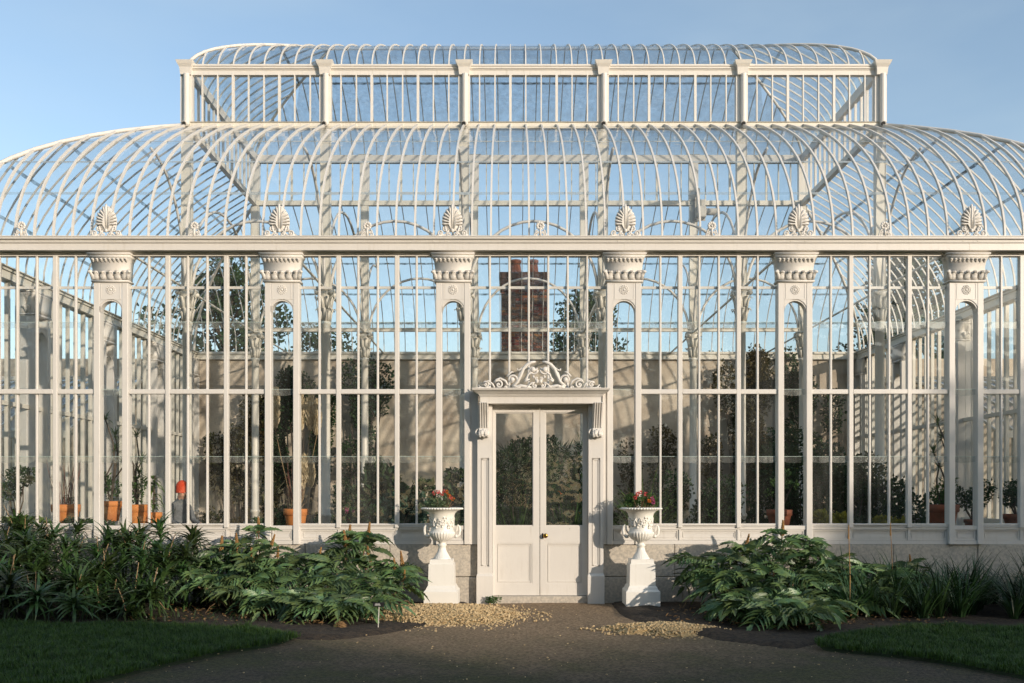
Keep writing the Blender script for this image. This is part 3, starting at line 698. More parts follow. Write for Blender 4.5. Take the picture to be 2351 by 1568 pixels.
# doors
for s_, (x0, x1, g0, g1) in enumerate(((FX(1131.5), FX(1239.6), FX(1137), FX(1225)), (FX(1241), FX(1350.5), FX(1253), FX(1341)))):
    zt, zb, gt, gb = FZ(934.5), FZ(1368), FZ(946), FZ(1208); yd = .055 + .004*s_
    b = MB()
    b.bx(x0, g0, yd, yd + .05, zb, zt); b.bx(g1, x1, yd, yd + .05, zb, zt); b.bx(g0, g1, yd, yd + .05, gt, zt)
    pz1, pz0 = FZ(1247), FZ(1341); px0, px1 = g0 + .012, g1 - .012
    b.bx(g0, g1, yd, yd + .05, pz1, gb); b.bx(g0, g1, yd, yd + .05, zb, pz0)
    b.bx(g0, px0, yd, yd + .05, pz0, pz1); b.bx(px1, g1, yd, yd + .05, pz0, pz1)
    for (a, c2, e0, e1) in ((g0, g0 + .012, gb, gt), (g1 - .012, g1, gb, gt), (g0 + .012, g1 - .012, gt - .012, gt), (g0 + .012, g1 - .012, gb, gb + .012)): b.bx(a, c2, yd + .012, yd + .045, e0, e1)
    leaf = b.build('door_leaf', 'paint', doorcase)
    b = MB(); b.bx(px0, px1, yd + .018, yd + .04, pz0, pz1)
    for q, hh in ((.0, .014), (.024, .008)):
        for (a, c2, e0, e1) in ((px0+q, px1-q, pz1-q-.016, pz1-q), (px0+q, px1-q, pz0+q, pz0+q+.016), (px0+q, px0+q+.016, pz0+q+.016, pz1-q-.016), (px1-q-.016, px1-q, pz0+q+.016, pz1-q-.016)): b.bx(a, c2, yd + .018 - hh, yd + .019, e0, e1)
    b.build('door_panel', 'paint', leaf)
    b = MB(); b.add([(g0, yd + .03, gb), (g1, yd + .031, gb), (g1, yd + .029, gt), (g0, yd + .031, gt)], [(0, 1, 2, 3)]); b.build('pane', 'glass', leaf)
    if s_ == 1:
        b = MB(); b.lathe([(.030, 0), (.030, .004), (.012, .008), (.011, .03), (.022, .036), (.032, .046), (.034, .056), (.028, .066), (.012, .071)], 18)
        b.xf(Matrix.Translation((FX(1253), yd, FZ(1230))) @ Matrix.Rotation(R(90), 4, 'X')); b.build('door_knob', 'brass', leaf, smooth=True)
        b = MB(); b.bev(FX(1247) - .012, FX(1247) + .008, yd - .006, yd + .001, FZ(1230) - .035, FZ(1230) + .035, .003); b.build('keyhole_plate', 'dark', leaf)

# --- roofs
def prof_main(t): return t*t, ZE + 2.795*t                 # (p, z) with z = sqrt(p)
ZS2 = ZE + 2.795
ZC0, ZC1 = 8.815, 8.815 + 1.36
def zmain(p): return ZE + 2.795*math.sqrt(max(p, 0))
def zcler(p): return ZC0 + 1.36*max(p, 0)**.55
NS = 12
def rib_path(kind, u, zf, x0, x1, y0, y1, wx, wy, pmax=1.0):
    # kind f/b/l/r : rib rising from that side; u = position along the side
    pts = []
    for k in range(NS + 1):
        t = k/NS; p = pmax*t*t; z = zf(p)
        pts.append({'f': (u, y0 + wy*p, z), 'b': (u, y1 - wy*p, z), 'l': (x0 + wx*p, u, z), 'r': (x1 - wx*p, u, z)}[kind])
    return pts
def surf(kind, u, p, zf, x0, x1, y0, y1, wx, wy):
    return Vector({'f': (u, y0 + wy*p, zf(p)), 'b': (u, y1 - wy*p, zf(p)), 'l': (x0 + wx*p, u, zf(p)), 'r': (x1 - wx*p, u, zf(p))}[kind])
def roof(kind, zf, x0, x1, y0, y1, wx, wy, us, parent, rows, ribw, ribd, objpanes, objribs, gm='glass_roof', mname='rib', lapm='lap_dirt_backlit'):
    lo, hi = (x0, x1) if kind in 'fb' else (y0, y1); we = wx if kind in 'fb' else wy
    side = (1, 0, 0) if kind in 'fb' else (0, 1, 0)
    if kind in 'fr': side = tuple(-c for c in side)
    if kind == 'f': side = (-1, 0, 0)
    elif kind == 'b': side = (1, 0, 0)
    elif kind == 'l': side = (0, 1, 0)
    else: side = (0, -1, 0)
    pm = lambda u: max(0, min(1, (u - lo)/we, (hi - u)/we))
    A = (zf, x0, x1, y0, y1, wx, wy)
    joined = MB()
    for u in us:
        q = pm(u)
        if q < .004: continue
        b = MB() if objribs else joined
        b.sweep(rib_path(kind, u, *A, q), ribw, ribd, side)
        if objribs: b.build(mname, 'paint', parent)
    if not objribs: stuff(joined.build(mname + '_row', 'paint', parent))
    jp = MB()
    ue = [lo] + [u for u in us if lo + .01 < u < hi - .01] + [hi]
    for a, c2 in zip(ue, ue[1:]):
        for ri in range(len(rows) - 1):
            pa, pb = rows[ri], rows[ri+1]
            qa, qc = pm(a), pm(c2)
            if min(pa, max(qa, qc)) >= max(qa, qc) - 1e-6: continue
            as_obj = objpanes and ri in objpanes[0] and objpanes[1] < a and c2 < objpanes[2] and min(qa, qc) >= pb
            b = MB() if as_obj else jp
            n = 4 if ri < 2 else 2; vs = []; jt = [rr.uniform(-.003, .003) for _ in range(2)]
            for k in range(n + 1):
                t = k/n; p = (math.sqrt(pa) + (math.sqrt(pb) - math.sqrt(pa))*t)**2
                va, vc = surf(kind, a, min(p, qa), *A), surf(kind, c2, min(p, qc), *A)
                if p > qa and qc > qa:   # triangle against the hip
                    ph = min(p, qc); ua = lo + we*ph if kind and a < (lo+hi)/2 else hi - we*ph
                    va = surf(kind, ua, ph, *A)
                if p > qc and qa > qc:
                    ph = min(p, qa); uc = lo + we*ph if c2 < (lo+hi)/2 else hi - we*ph
                    vc = surf(kind, uc, ph, *A)
                va.z += jt[0] - .012; vc.z += jt[1] - .012
                vs += [va, vc]
            b.k = 0; fl = kind in 'br'
            b.add(vs, [((2*k, 2*k+1, 2*k+3, 2*k+2) if kind in 'fr' else (2*k, 2*k+2, 2*k+3, 2*k+1)) for k in range(n)])
            if ri > 0 and min(qa, qc) >= pa:     # overlap strip with scalloped edge
                b.k = 1; sv = []; m = 4
                for k in range(m + 1):
                    t = k/m; u = a + (c2 - a)*t; sg = .010*(1 - (2*t - 1)**2) + rr.uniform(-.003, .003)
                    up = surf(kind, u, pa, *A); dn = surf(kind, u, max(0, pa - .0001), *A)
                    tan = (surf(kind, u, min(1, pa*1.04 + .004), *A) - up).normalized()
                    nrm = Vector(side).cross(tan); nrm = nrm if nrm.z > 0 else -nrm
                    sv += [up + tan*.022 + nrm*.004, up - tan*(.024 + sg) + nrm*.004]
                b.add(sv, [(2*k+1, 2*k+3, 2*k+2, 2*k) for k in range(m)]); b.k = 0
            if as_obj: b.build('pane', [gm, lapm], parent)
    if jp.v: stuff(jp.build('pane_field', [gm, lapm], parent))

RS = BAY/9
xs_main = [PX[0] + RS*k for k in range(0, 64)]
ys_main = [YB/36*k for k in range(0, 37)]
ROWS = [0, .062, .22, .452, .694, 1]
A_main = (XL, XR, 0.0, YB, BAY, Y1)
fr = MB(); fr.bx(XL, XR, -.02, .05, ZE - .01, ZE + .012); froof = fr.build('front_roof', 'paint', GH)
roof('f', zmain, *A_main, xs_main, froof, ROWS, .025, .036, ((0, 1), PX[0] + .5, PX[7] - .5), True, lapm='lap_front')
fr = MB(); fr.bx(XL - .02, XL + .05, .06, YB, ZE - .01, ZE + .012); lroof = fr.build('left_end_roof', 'paint', GH)
roof('l', zmain, *A_main, ys_main, lroof, ROWS, .017, .026, None, True)
fr = MB(); fr.bx(XR - .05, XR + .02, .06, YB, ZE - .01, ZE + .012); rroof = fr.build('right_end_roof', 'paint', GH)
roof('r', zmain, *A_main, ys_main, rroof, ROWS, .017, .026, None, True)
fr = MB(); fr.bx(XL + .06, XR - .06, YB - .05, YB + .04, ZE - .01, ZE + .012); broof = fr.build('back_roof', 'paint', GH)
roof('b', zmain, *A_main, xs_main, broof, ROWS, .017, .026, None, True)
# hip ribs
for (cx, sx, cy, sy) in ((XL, 1, 0, 1), (XR, -1, 0, 1), (XL, 1, YB, -1), (XR, -1, YB, -1)):
    b = MB(); pts = [(cx + sx*BAY*(k/NS)**2, cy + sy*Y1*(k/NS)**2, zmain((k/NS)**2) + .006) for k in range(NS + 1)]
    b.tube(pts, .034, 8); b.build('hip_rib', 'paint', froof if cy == 0 else broof, smooth=True)

# --- clerestory
CX0, CX1 = PX[1], PX[6]
ck = MB()
for (y0, y1) in ((Y1 - .05, Y1 + .05), (Y2 - .05, Y2 + .05)):
    ck.bx(CX0 - .05, CX1 + .05, y0, y1, ZS2 - .07, ZS2 + .03)
for x in (CX0, CX1): ck.bx(x - .05, x + .05, Y1 + .05, Y2 - .05, ZS2 - .075, ZS2 + .028)
ck.loft([(ZS2 + .03, CX0, CX1, Y1 - .075, Y1 + .02), (ZS2 + .045, CX0, CX1, Y1 - .05, Y1 + .02)])
clere = ck.build('clerestory', 'paint_old', GH)
b = MB(); za, zb = 8.70, 8.865
for (lo, hi, o) in ((za, za + .085, .03), (za + .085, za + .10, .045), (za + .10, za + .135, .06), (za + .135, zb, .075)):
    b.bx(CX0 - o, CX1 + o, Y1 - o, Y1 + .06, lo, hi); b.bx(CX0 - o, CX1 + o, Y2 - .06, Y2 + o, lo + .0005, hi)
    for x, q in ((CX0, -1), (CX1, 1)):
        xx = sorted((x + q*o, x - q*.06)); b.bx(xx[0] + .0004, xx[1], Y1 + .06, Y2 - .06, lo + .001, hi - .0005)
b.build('cornice', 'paint', clere)
for i in range(1, 7):
    for yy, sg in ((Y1, -1), (Y2, 1)):
        b = MB(); x = PX[i]
        b.bx(x - .10, x + .10, yy - .05 if sg < 0 else yy - .06, yy + .06 if sg < 0 else yy + .05, ZS2 + .03, za)
        b.tube([(x + .02, yy + sg*.085, ZS2 - .02), (x + .02, yy + sg*.085, za - .01)], .052, 12)
        s0, s1 = sorted((yy + sg*.15, yy))
        b.loft([(za - .02, x - .085, x + .09, s0 + .05*(sg < 0), s1 - .05*(sg > 0)), (za + .10, x - .095, x + .10, s0 + .03*(sg < 0), s1 - .03*(sg > 0)), (za + .15, x - .125, x + .13, s0, s1), (zb + .035, x - .145, x + .15, s0 - .02, s1 + .02)])
        if sg < 0:
            b.tube([(x + .02, yy - .085, ZS2 - .015), (x + .0, yy - .15, ZS2 - .035)], .05, 10)
        pst = b.build('clerestory_post', 'paint', clere)
        if sg < 0:
            b = MB(); b.tube([(x - .002, yy - .150, ZS2 - .035), (x - .004, yy - .158, ZS2 - .038)], .036, 10); b.build('spout_mouth', 'dark', pst)
for i in range(1, 6):
    for yy in (Y1, Y2):
        for k in range(1, 9):
            x = PX[i] + BAY*k/9; wd = .042 if k in (3, 6) else .020
            b = MB(); b.bx(x - wd/2, x + wd/2, yy - .03, yy + .02, ZS2 + .03, za); b.build('glazing_bar', 'paint' if yy == Y1 else 'paint_old', clere)
b = MB()
for x in (CX0, CX1):
    for k in range(1, 15):
        y = Y1 + (Y2 - Y1)*k/15; wd = .04 if k % 3 == 0 else .02
        b.bx(x - .02, x + .025, y - wd/2, y + wd/2, ZS2 + .03, za)
b.build('end_glazing_bar', 'paint', clere)
b = MB()
for i in range(1, 6):
    for yy in (Y1, Y2):
        for k in range(9):
            x0, x1 = PX[i] + BAY*k/9, PX[i] + BAY*(k+1)/9; j = [rr.uniform(-.004, .004) for _ in range(4)]
            b.add([(x0, yy + j[0], ZS2 + .03), (x1, yy + j[1], ZS2 + .03), (x1, yy + j[2], za), (x0, yy + j[3], za)], [(0, 1, 2, 3)])
for x in (CX0, CX1):
    for k in range(15):
        y0, y1 = Y1 + (Y2-Y1)*k/15, Y1 + (Y2-Y1)*(k+1)/15; j = [rr.uniform(-.004, .004) for _ in range(2)]
        b.add([(x + j[0], y0, ZS2 + .03), (x + j[1], y1, ZS2 + .03), (x + j[0], y1, za), (x + j[1], y0, za)], [(0, 1, 2, 3)])
stuff(b.build('pane_field', 'glass_roof', clere))
WXC = 2.036; WYC = (Y2 - Y1)/2
A_cl = (CX0, CX1, Y1, Y2, WXC, WYC)
xs_c = [CX0 + RS*k for k in range(0, 46)]; ys_c = [Y1 + (Y2 - Y1)*k/16 for k in range(17)]
RC = [0, .62, 1]
ct = MB(); ct.tube([(CX0 + WXC, Y1 + WYC, ZC1 + .01), (CX1 - WXC, Y1 + WYC, ZC1 + .01)], .035, 8); croof = ct.build('clerestory_roof', 'paint', GH)
roof('f', zcler, *A_cl, xs_c, croof, RC, .019, .026, None, True, gm='glass_top')
roof('b', zcler, *A_cl, xs_c, croof, RC, .019, .026, None, False, gm='glass_top')
roof('l', zcler, *A_cl, ys_c, croof, RC, .019, .026, None, False, gm='glass_top')
roof('r', zcler, *A_cl, ys_c, croof, RC, .019, .026, None, False, gm='glass_top')
for (cx, sx, cy, sy) in ((CX0, 1, Y1, 1), (CX1, -1, Y1, 1), (CX0, 1, Y2, -1), (CX1, -1, Y2, -1)):
    b = MB(); pts = [(cx + sx*WXC*(k/NS)**2, cy + sy*WYC*(k/NS)**2, zcler((k/NS)**2) + .004) for k in range(NS + 1)]
    b.tube(pts, .028, 8); b.build('hip_rib', 'paint', croof, smooth=True)

# --- interior iron columns, arches, ties
def column_mesh():
    b = MB()
    b.bx(-.14, .14, -.14, .14, 0, .10)
    b.lathe([(.13, .10), (.13, .14), (.10, .18), (.085, .22), (.082, 1.1), (.10, 1.12), (.10, 1.16), (.08, 1.18), (.076, 4.40), (.095, 4.42), (.095, 4.45), (.078, 4.47)], 14)
    return b.mesh('column', 'paint_old', True)
def colcap_mesh():
    b = MB()
    b.lathe([(.08, 4.46), (.09, 4.60), (.10, 4.78), (.12, 4.90), (.16, 4.97)], 12)
    for ring, (z0, n, rr0) in enumerate(((4.48, 8, .085), (4.68, 8, .10))):
        for k in range(n):
            a = 2*math.pi*(k + .5*ring)/n; ca, sa = math.cos(a), math.sin(a)
            b.tube([(ca*rr0, sa*rr0, z0), (ca*(rr0+.015), sa*(rr0+.015), z0+.12), (ca*(rr0+.045), sa*(rr0+.045), z0+.20), (ca*(rr0+.085), sa*(rr0+.085), z0+.20), (ca*(rr0+.085), sa*(rr0+.085), z0+.17)], [.03, .034, .03, .022, .01], 6, sq=.45, up=(ca, sa, 0))
    for k in range(4):
        a = math.pi/4 + math.pi/2*k; b.ball((.17*math.cos(a), .17*math.sin(a), 4.95), .05, .05, .045, 8, 5)
    b.bx(-.15, .15, -.15, .15, 4.985, 5.03); return b.mesh('capital', 'paint_old', True)
CM, CC = column_mesh(), colcap_mesh()
b = MB(); b.bx(-.075, .075, -.05, .05, 5.03, ZS2 - .08); b.bx(-.085, -.0755, -.06, .06, 5.03, ZS2 - .08); b.bx(.0755, .085, -.06, .06, 5.03, ZS2 - .08); CPOST = b.mesh('upper_post', 'paint_old')
for i in range(1, 7):
    for yy in (Y1, Y2):
        if (i == 3 or i == 4) and False: continue
        c = put('column', CM, GH, (PX[i], yy, 0)); put('capital', CC, c, (PX[i], yy, 0)); put('upper_post', CPOST, c, (PX[i], yy, 0))
def arch(p0, p1, z0, z1, n=18, r_=.026):
    b = MB(); p0, p1 = Vector(p0), Vector(p1)
    pts = [p0.lerp(p1, .5 - .5*math.cos(math.pi*k/n)) + Vector((0, 0, z0 + (z1 - z0)*math.sin(math.pi*k/n))) for k in range(n + 1)]
    b.tube(pts, r_, 6); b.build('arch_rib', 'paint', GH, smooth=True)
for yy in (Y1, Y2):
    for i in range(1, 6): arch((PX[i] + .09, yy, 0), (PX[i+1] - .09, yy, 0), 5.0, 6.2)
for i in range(1, 7): arch((PX[i], Y1 + .09, 0), (PX[i], Y2 - .09, 0), 5.0, 6.9)
for x in PX[1:7]:
    # quarter brackets from column to the roof over the aisles, and tie rods
    for yy, sg in ((Y1, -1), (Y2, 1)):
        b = MB(); pts = []
        for k in range(11):
            a = math.pi/2*k/10; pts.append((x, yy + sg*(.1 + 1.45*(1 - math.cos(a))), 5.0 + 1.85*math.sin(a)))
        b.tube(pts, .024, 6); b.build('arch_bracket', 'paint', GH, smooth=True)
    b = MB(); b.tube([(x, .14, 5.02), (x, YB - .05, 5.02)], .022, 6); b.build('tie_rod', 'paint_old', GH)
b = MB(); b.bx(PX[1], PX[6], Y2 - .03, Y2 + .03, 5.04, 5.10); b.bx(PX[1], PX[6], Y2 - .05, Y2 + .05, 5.10, 5.115); b.build('back_beam', 'paint_old', GH)
# winding gear motor on the back sill
mt = MB(); xm = FX(1605, 1.56); zm = FZ(490, 1.56)
mt.bev(xm - .10, xm + .12, Y2 - .26, Y2 - .06, zm - .14, zm + .10, .02); mt.tube([(xm + .12, Y2 - .16, zm), (xm + .42, Y2 - .16, zm)], .075, 12); mt.tube([(xm - .04, Y2 - .16, zm - .2), (xm - .04, Y2 - .16, zm + .5)], .04, 8); mt.bx(xm - .14, xm + .14, Y2 - .06, Y2 - .045, zm - .16, zm + .3)
mt.build('winding_motor', 'machine', GH)

# --- back wall (plastered masonry) and side walls
bw = MB(); bw.bx(XL - 9, XR + 9, YB, YB + .35, -.05, 4.90); bw.build('back_wall', 'plaster', GH)
b = MB(); b.bx(XL, XR, YB - .10, YB - .001, 4.87, 5.0); b.bx(XL, XR, YB - .14, YB - .001, 5.0, 5.045); b.build('back_wall_plate', 'paint_old', GH)
b = MB(); b.bx(XL - .05, XR + .05, .4, YB, -.02, .02); b.build('floor', 'stone_floor', GH)
NB = 4; SB = YB/NB
for side, x, rot, sgn in (('left', XL, -90, 1), ('right', XR, 90, -1)):
    q = MB()
    q.bx(x - .12, x + .12, .14, YB, -.04, Zp - .1); q.bx(x - .06, x + .06, .14, YB, Zp - .1, Zs)
    for z0, z1, o in ((FZ(581), FZ(560), .10), (FZ(560), FZ(553), .13), (FZ(553), ZE - .012, .17)): q.bx(x - o, x + o, .22, YB, z0 + .001, z1)
    q.bx(x - .04, x + .04, .14, YB, ZT0, ZT1)
    sw = q.build('side_wall', 'paint_old', GH)
    for k in range(1, NB + 1):
        o = put('pilaster', SH, sw, (x - sgn*.07 if False else x, SB*k - (.2 if k == NB else 0), 0), (0, 0, R(rot)))
        put('capital', CAP, o, (x, SB*k - (.2 if k == NB else 0), 0), (0, 0, R(rot)))
        o2 = put('pilaster', SH, sw, (x, SB*k - (.2 if k == NB else 0), 0), (0, 0, R(-rot))); put('capital', CAP, o2, (x, SB*k - (.2 if k == NB else 0), 0), (0, 0, R(-rot)))
    g_ = MB()
    for k in range(NB):
        a, c2 = SB*k + HW, SB*(k+1) - HW
        for m in range(8):
            y = a + (c2 - a)*m/7
            if 0 < m < 7:
                wd = .062 if m in (2, 5) else .03
                b = MB(); b.bx(x - .032, x + .032, y - wd/2, y + wd/2, Zs, FZ(581)); b.build('glazing_bar', 'paint_old', sw)
            if m < 7:
                y1 = a + (c2 - a)*(m+1)/7; j = [rr.uniform(-.003, .003) for _ in range(4)]
                g_.add([(x + j[0], y, Zs), (x + j[1], y1, Zs), (x + j[2], y1, FZ(581)), (x + j[3], y, FZ(581))], [(0, 1, 2, 3)])
        g_.add([(x, SB*(k+1) - .155, Zs), (x, SB*(k+1) + .155, Zs), (x, SB*(k+1) + .155, 4.1), (x, SB*(k+1) - .155, 4.1)], [(0, 1, 2, 3)])
    stuff(g_.build('pane_field', 'glass_roof', sw))

# --- adjoining lower glass wings
for lab, xa, xb, sg in (('low glass wing with sloping roof joining the left end wall', XL - 9, XL - .25, -1), ('low glass wing with sloping roof joining the right end wall', XR + .25, XR + 9, 1)):
    W = thing('glass_wing', lab, 'glasshouse', ((xa + xb)/2, 4.2, 0), group='low wings either side of the glasshouse')
    b = MB(); b.bx(xa, xb, 4.0, 4.25, -.04, .8); b.bx(xa, xb, 4.05, 4.2, .8, .9); b.bx(xa, xb, 4.06, 4.18, 2.55, 2.68); b.bx(xa, xb, YB - .15, YB - .02, 4.3, 4.42); b.build('wall', 'paint_old', W)
    n = 26; b = MB(); gb = MB()
    def wz(t): return 2.68 + 1.66*math.sin(t*math.pi/2)**.9
    for k in range(n + 1):
        x = xa + (xb - xa)*k/n
        b.sweep([(x, 4.12 + (YB - .1 - 4.12)*t/8, wz(t/8)) for t in range(9)], .035, .05, (-1, 0, 0)); b.bx(x - .018, x + .018, 4.09, 4.15, .9, 2.55)
        if k < n:
            x1 = xa + (xb - xa)*(k+1)/n
            for t in range(8):
                y0, y1 = 4.12 + (YB - .1 - 4.12)*t/8, 4.12 + (YB - .1 - 4.12)*(t+1)/8
                gb.add([(x, y0, wz(t/8)), (x1, y0, wz(t/8)), (x1, y1, wz((t+1)/8)), (x, y1, wz((t+1)/8))], [(0, 1, 2, 3)])
            gb.add([(x, 4.12, .9), (x1, 4.12, .9), (x1, 4.12, 2.55), (x, 4.12, 2.55)], [(0, 1, 2, 3)])
    b.build('glazing_frame', 'paint_old', W); stuff(gb.build('pane_field', 'glass_roof', W))

# ------------------------------------------------------------------ building and chimney behind
fch = 1 + (YB + 1.3)/D
bh = thing('service_building', 'low slate roofed building with red brick chimney behind the glasshouse', 'building', (.3, YB + 2.5, 0))
b = MB(); b.bx(-9, 9, YB + .36, YB + 5.5, -.05, 3.9); b.build('wall', 'plaster', bh)
b = MB(); b.add([(-9.2, YB + .37, 3.9), (9.2, YB + .37, 3.9), (9.2, YB + 3, 4.75), (-9.2, YB + 3, 4.75), (9.2, YB + 5.7, 3.9), (-9.2, YB + 5.7, 3.9)], [(0, 1, 2, 3), (3, 2, 4, 5), (0, 3, 5), (1, 4, 2)]); b.build('roof', 'slate', bh)
cx0, cx1, cy0, cy1 = FX(1151, fch), FX(1257, fch), YB + 1.3, YB + 2.2; zt = FZ(655, fch)
b = MB(); b.bx(cx0 + .02, cx1 - .02, cy0 + .02, cy1 - .02, 3.9, zt); ch = b.build('chimney', 'mortar', bh)
r = random.Random(4); bl, bh_ = .225, .072; z = 4.2; row = 0
bms = []
for k in range(3):
    q = MB(); q.bev(-bl/2, bl/2, 0, .10, 0, .066, .004); bms.append(q)
BMA = [bms[0].mesh('brick', 'brick_a'), bms[0].mesh('brick', 'brick_b')]
HBA = MB(); HBA.bev(-.055, .055, 0, .10, 0, .066, .004); HB = [HBA.mesh('brick', 'brick_a'), HBA.mesh('brick', 'brick_b')]
side_b = MB()
while z < zt - .07:
    n = 5; wd = (cx1 - cx0)/n
    for k in range(n + (row % 2)):
        half = row % 2 and k in (0, n)
        xc = cx0 + (k + .5 - .5*(row % 2))*wd
        if half: xc = cx0 + .06 if k == 0 else cx1 - .06
        o = put('brick', r.choice((HB if half else BMA)), ch, (xc, cy0 + r.uniform(-.004, .004), z)); 
    for xx, s_ in ((cx0, 1), (cx1, -1)):
        for k in range(4):
            y0 = cy0 + .1 + k*.2; xa = sorted((xx, xx + s_*.05)); side_b.bx(xa[0], xa[1], y0, y0 + .19, z, z + .066)
    z += .0785; row += 1
stuff(side_b.build('side_brickwork', 'brick_b', ch))
b = MB(); b.bev(cx0 - .03, cx1 + .03, cy0 - .03, cy1 + .03, zt, zt + .16, .01); b.bev(cx0 - .055, cx1 + .055, cy0 - .055, cy1 + .055, zt + .16, FZ(625, fch), .015); b.build('chimney_cap', 'brick_b', ch)
for xp in (1185, 1225):
    b = MB(); zz = FZ(625, fch); xq = FX(xp, fch); b.lathe([(.17, zz - .02), (.155, zz + .05), (.125, zz + .30), (.125, zz + .34), (.15, zz + .36), (.15, zz + .42), (.12, zz + .42), (.11, zz + .3)], 14, xq, cy0 + .42); b.build('chimney_pot', 'potclay', ch, smooth=True)


# ------------------------------------------------------------------ urns
def urn(cx, cy, label, kind):
    U = thing('garden_urn', label, 'urn', (cx, cy, 0), group='urns either side of the door')
    b = MB(); b.loft([(-.03, -.225, .225, -.225, .225), (.212, -.225, .225, -.225, .225), (.222, -.218, .218, -.218, .218), (.24, -.20, .20, -.20, .20), (.262, -.192, .192, -.192, .192), (.285, -.178, .178, -.178, .178), (.287, -.173, .173, -.173, .173), (.574, -.166, .166, -.166, .166), (.576, -.155, .155, -.155, .155), (.635, -.148, .148, -.148, .148)])
    put('pedestal', b.mesh('pedestal', 'urn'), U, world=False)
    b = MB(); n = 64
    prof = [(.118, .632), (.118, .645), (.105, .655), (.085, .69), (.062, .73), (.050, .775), (.048, .80), (.060, .812), (.060, .828), (.044, .838), (.050, .860), (.085, .876), (.130, .905), (.158, .94), (.170, .975), (.172, .99), (.166, .998), (.157, 1.004), (.152, 1.03), (.150, 1.08), (.153, 1.14), (.160, 1.20), (.175, 1.245), (.205, 1.278), (.245, 1.292), (.270, 1.297), (.276, 1.308), (.270, 1.322), (.25, 1.324), (.22, 1.30), (.19, 1.27), (.0, 1.265)]
    def mod(i, a):
        if 11 <= i <= 15: return 1 + .055*(abs(math.sin(a*13)) - .5)
        if 2 <= i <= 5: return 1 + .05*(abs(math.sin(a*13)) - .5)
        return 1
    b.lathe(prof, 156, mod=mod); bowl = put('bowl', b.mesh('bowl', 'urn', True), U, world=False)
    b = MB()
    for k in range(44):
        a = 2*math.pi*k/44; b.ball((.272*math.cos(a), .272*math.sin(a), 1.309), .016, .016, .013, 6, 4)
    put('beaded_rim', b.mesh('beaded_rim', 'urn', True), bowl, world=False)
    for s_ in (-1, 1):
        b = MB(); b.tube([(s_*.165, 0, .935), (s_*.20, 0, .93), (s_*.232, 0, .965), (s_*.238, 0, 1.02), (s_*.232, 0, 1.065), (s_*.215, 0, 1.085), (s_*.20, 0, 1.06), (s_*.198, 0, 1.02), (s_*.172, 0, .985)], [.016, .018, .019, .018, .017, .016, .014, .012, .012], 8)
        b.ball((s_*.19, 0, .935), .022, .024, .026, 7, 5); put('handle', b.mesh('handle', 'urn', True), bowl, world=False)
    b = MB(); rq = random.Random(2)                                # vine scroll relief round the bowl
    def on(a, z, o=.004): 
        rad = .152 + (.02*max(0, (z - 1.14)/.1)); return (( rad + o)*math.cos(a), (rad + o)*math.sin(a), z)
    for q in range(6):
        a0 = -math.pi/2 + q*math.pi/3
        for (da, dz, rd) in ((-.2, 1.11, .05), (.22, 1.12, .055)):
            pts = []
            for i in range(16):
                t = i/15; an = t*8.0; rr_ = rd*(1 - .8*t); pts.append(on(a0 + da + rr_*math.cos(an)/.155, dz + rr_*math.sin(an)))
            b.tube(pts, .008, 5)
        for i in range(9):
            a = a0 + rq.uniform(-.5, .5); z = rq.uniform(1.05, 1.19); b.ball(on(a, z, .002), .014, .014, .017, 6, 4)
        b.tube([on(a0 - .5, 1.06), on(a0 - .2, 1.18), on(a0 + .1, 1.07), on(a0 + .5, 1.18)], .009, 5)
    put('vine_relief', b.mesh('vine_relief', 'urn', True), bowl, world=False)
    return U
urn(FX(1012.5, .948), -.42, 'white urn on pedestal standing in yellow gravel, planted with red flowers', 0)
urn(FX(1477.5, .948), -.42, 'white urn on pedestal beside dark soil, dappled with leaf shadow', 1)

# ------------------------------------------------------------------ foliage helpers
def leaf_pts(b, p, d, up, L_, W_, fold=.25):
    d = d.normalized(); s_ = d.cross(up)
    if s_.length < 1e-4: s_ = d.orthogonal()
    s_.normalize(); n = s_.cross(d)
    b.add([p, p + d*L_*.45 + s_*W_ + n*W_*fold, p + d*L_ - n*L_*.08, p + d*L_*.45 - s_*W_ + n*W_*fold], [(0, 1, 2), (0, 2, 3)])
def rdir(r, zb=0.0):
    while True:
        v = Vector((r.uniform(-1, 1), r.uniform(-1, 1), r.uniform(-1, 1) + zb))
        if .05 < v.length < 1.5: return v.normalized()
def cloud(b, r, c, rad, n, ls, lw=.4, hollow=.45, zb=.2):
    c = Vector(c)
    for _ in range(n):
        d = rdir(r); q = hollow + (1 - hollow)*r.random()**.6
        p = c + Vector((d.x*rad[0]*q, d.y*rad[1]*q, d.z*rad[2]*q))
        leaf_pts(b, p, (d*.6 + rdir(r, zb)).normalized(), rdir(r), ls*r.uniform(.6, 1.3), ls*lw*r.uniform(.7, 1.2))
def strap(b, p, az, L_, W_, el0, droop, n=5, tw=0):
    # arching strap leaf
    p = Vector(p); pts = []; el = el0; st = L_/n; side = Vector((-math.sin(az), math.cos(az), 0))
    vs = []
    for i in range(n + 1):
        t = i/n; wv = W_*(1 - t**2.2)*(.75 + .5*min(1, t*4)) if i < n else .0005
        nn = Vector((-math.sin(el)*math.cos(az), -math.sin(el)*math.sin(az), math.cos(el)))
        vs += [p + side*wv + nn*wv*.35, p - side*wv + nn*wv*.35]
        p = p + Vector((math.cos(el)*math.cos(az), math.cos(el)*math.sin(az), math.sin(el)))*st; el -= droop/n
    b.add(vs, [(2*i, 2*i+1, 2*i+3, 2*i+2) for i in range(n)])

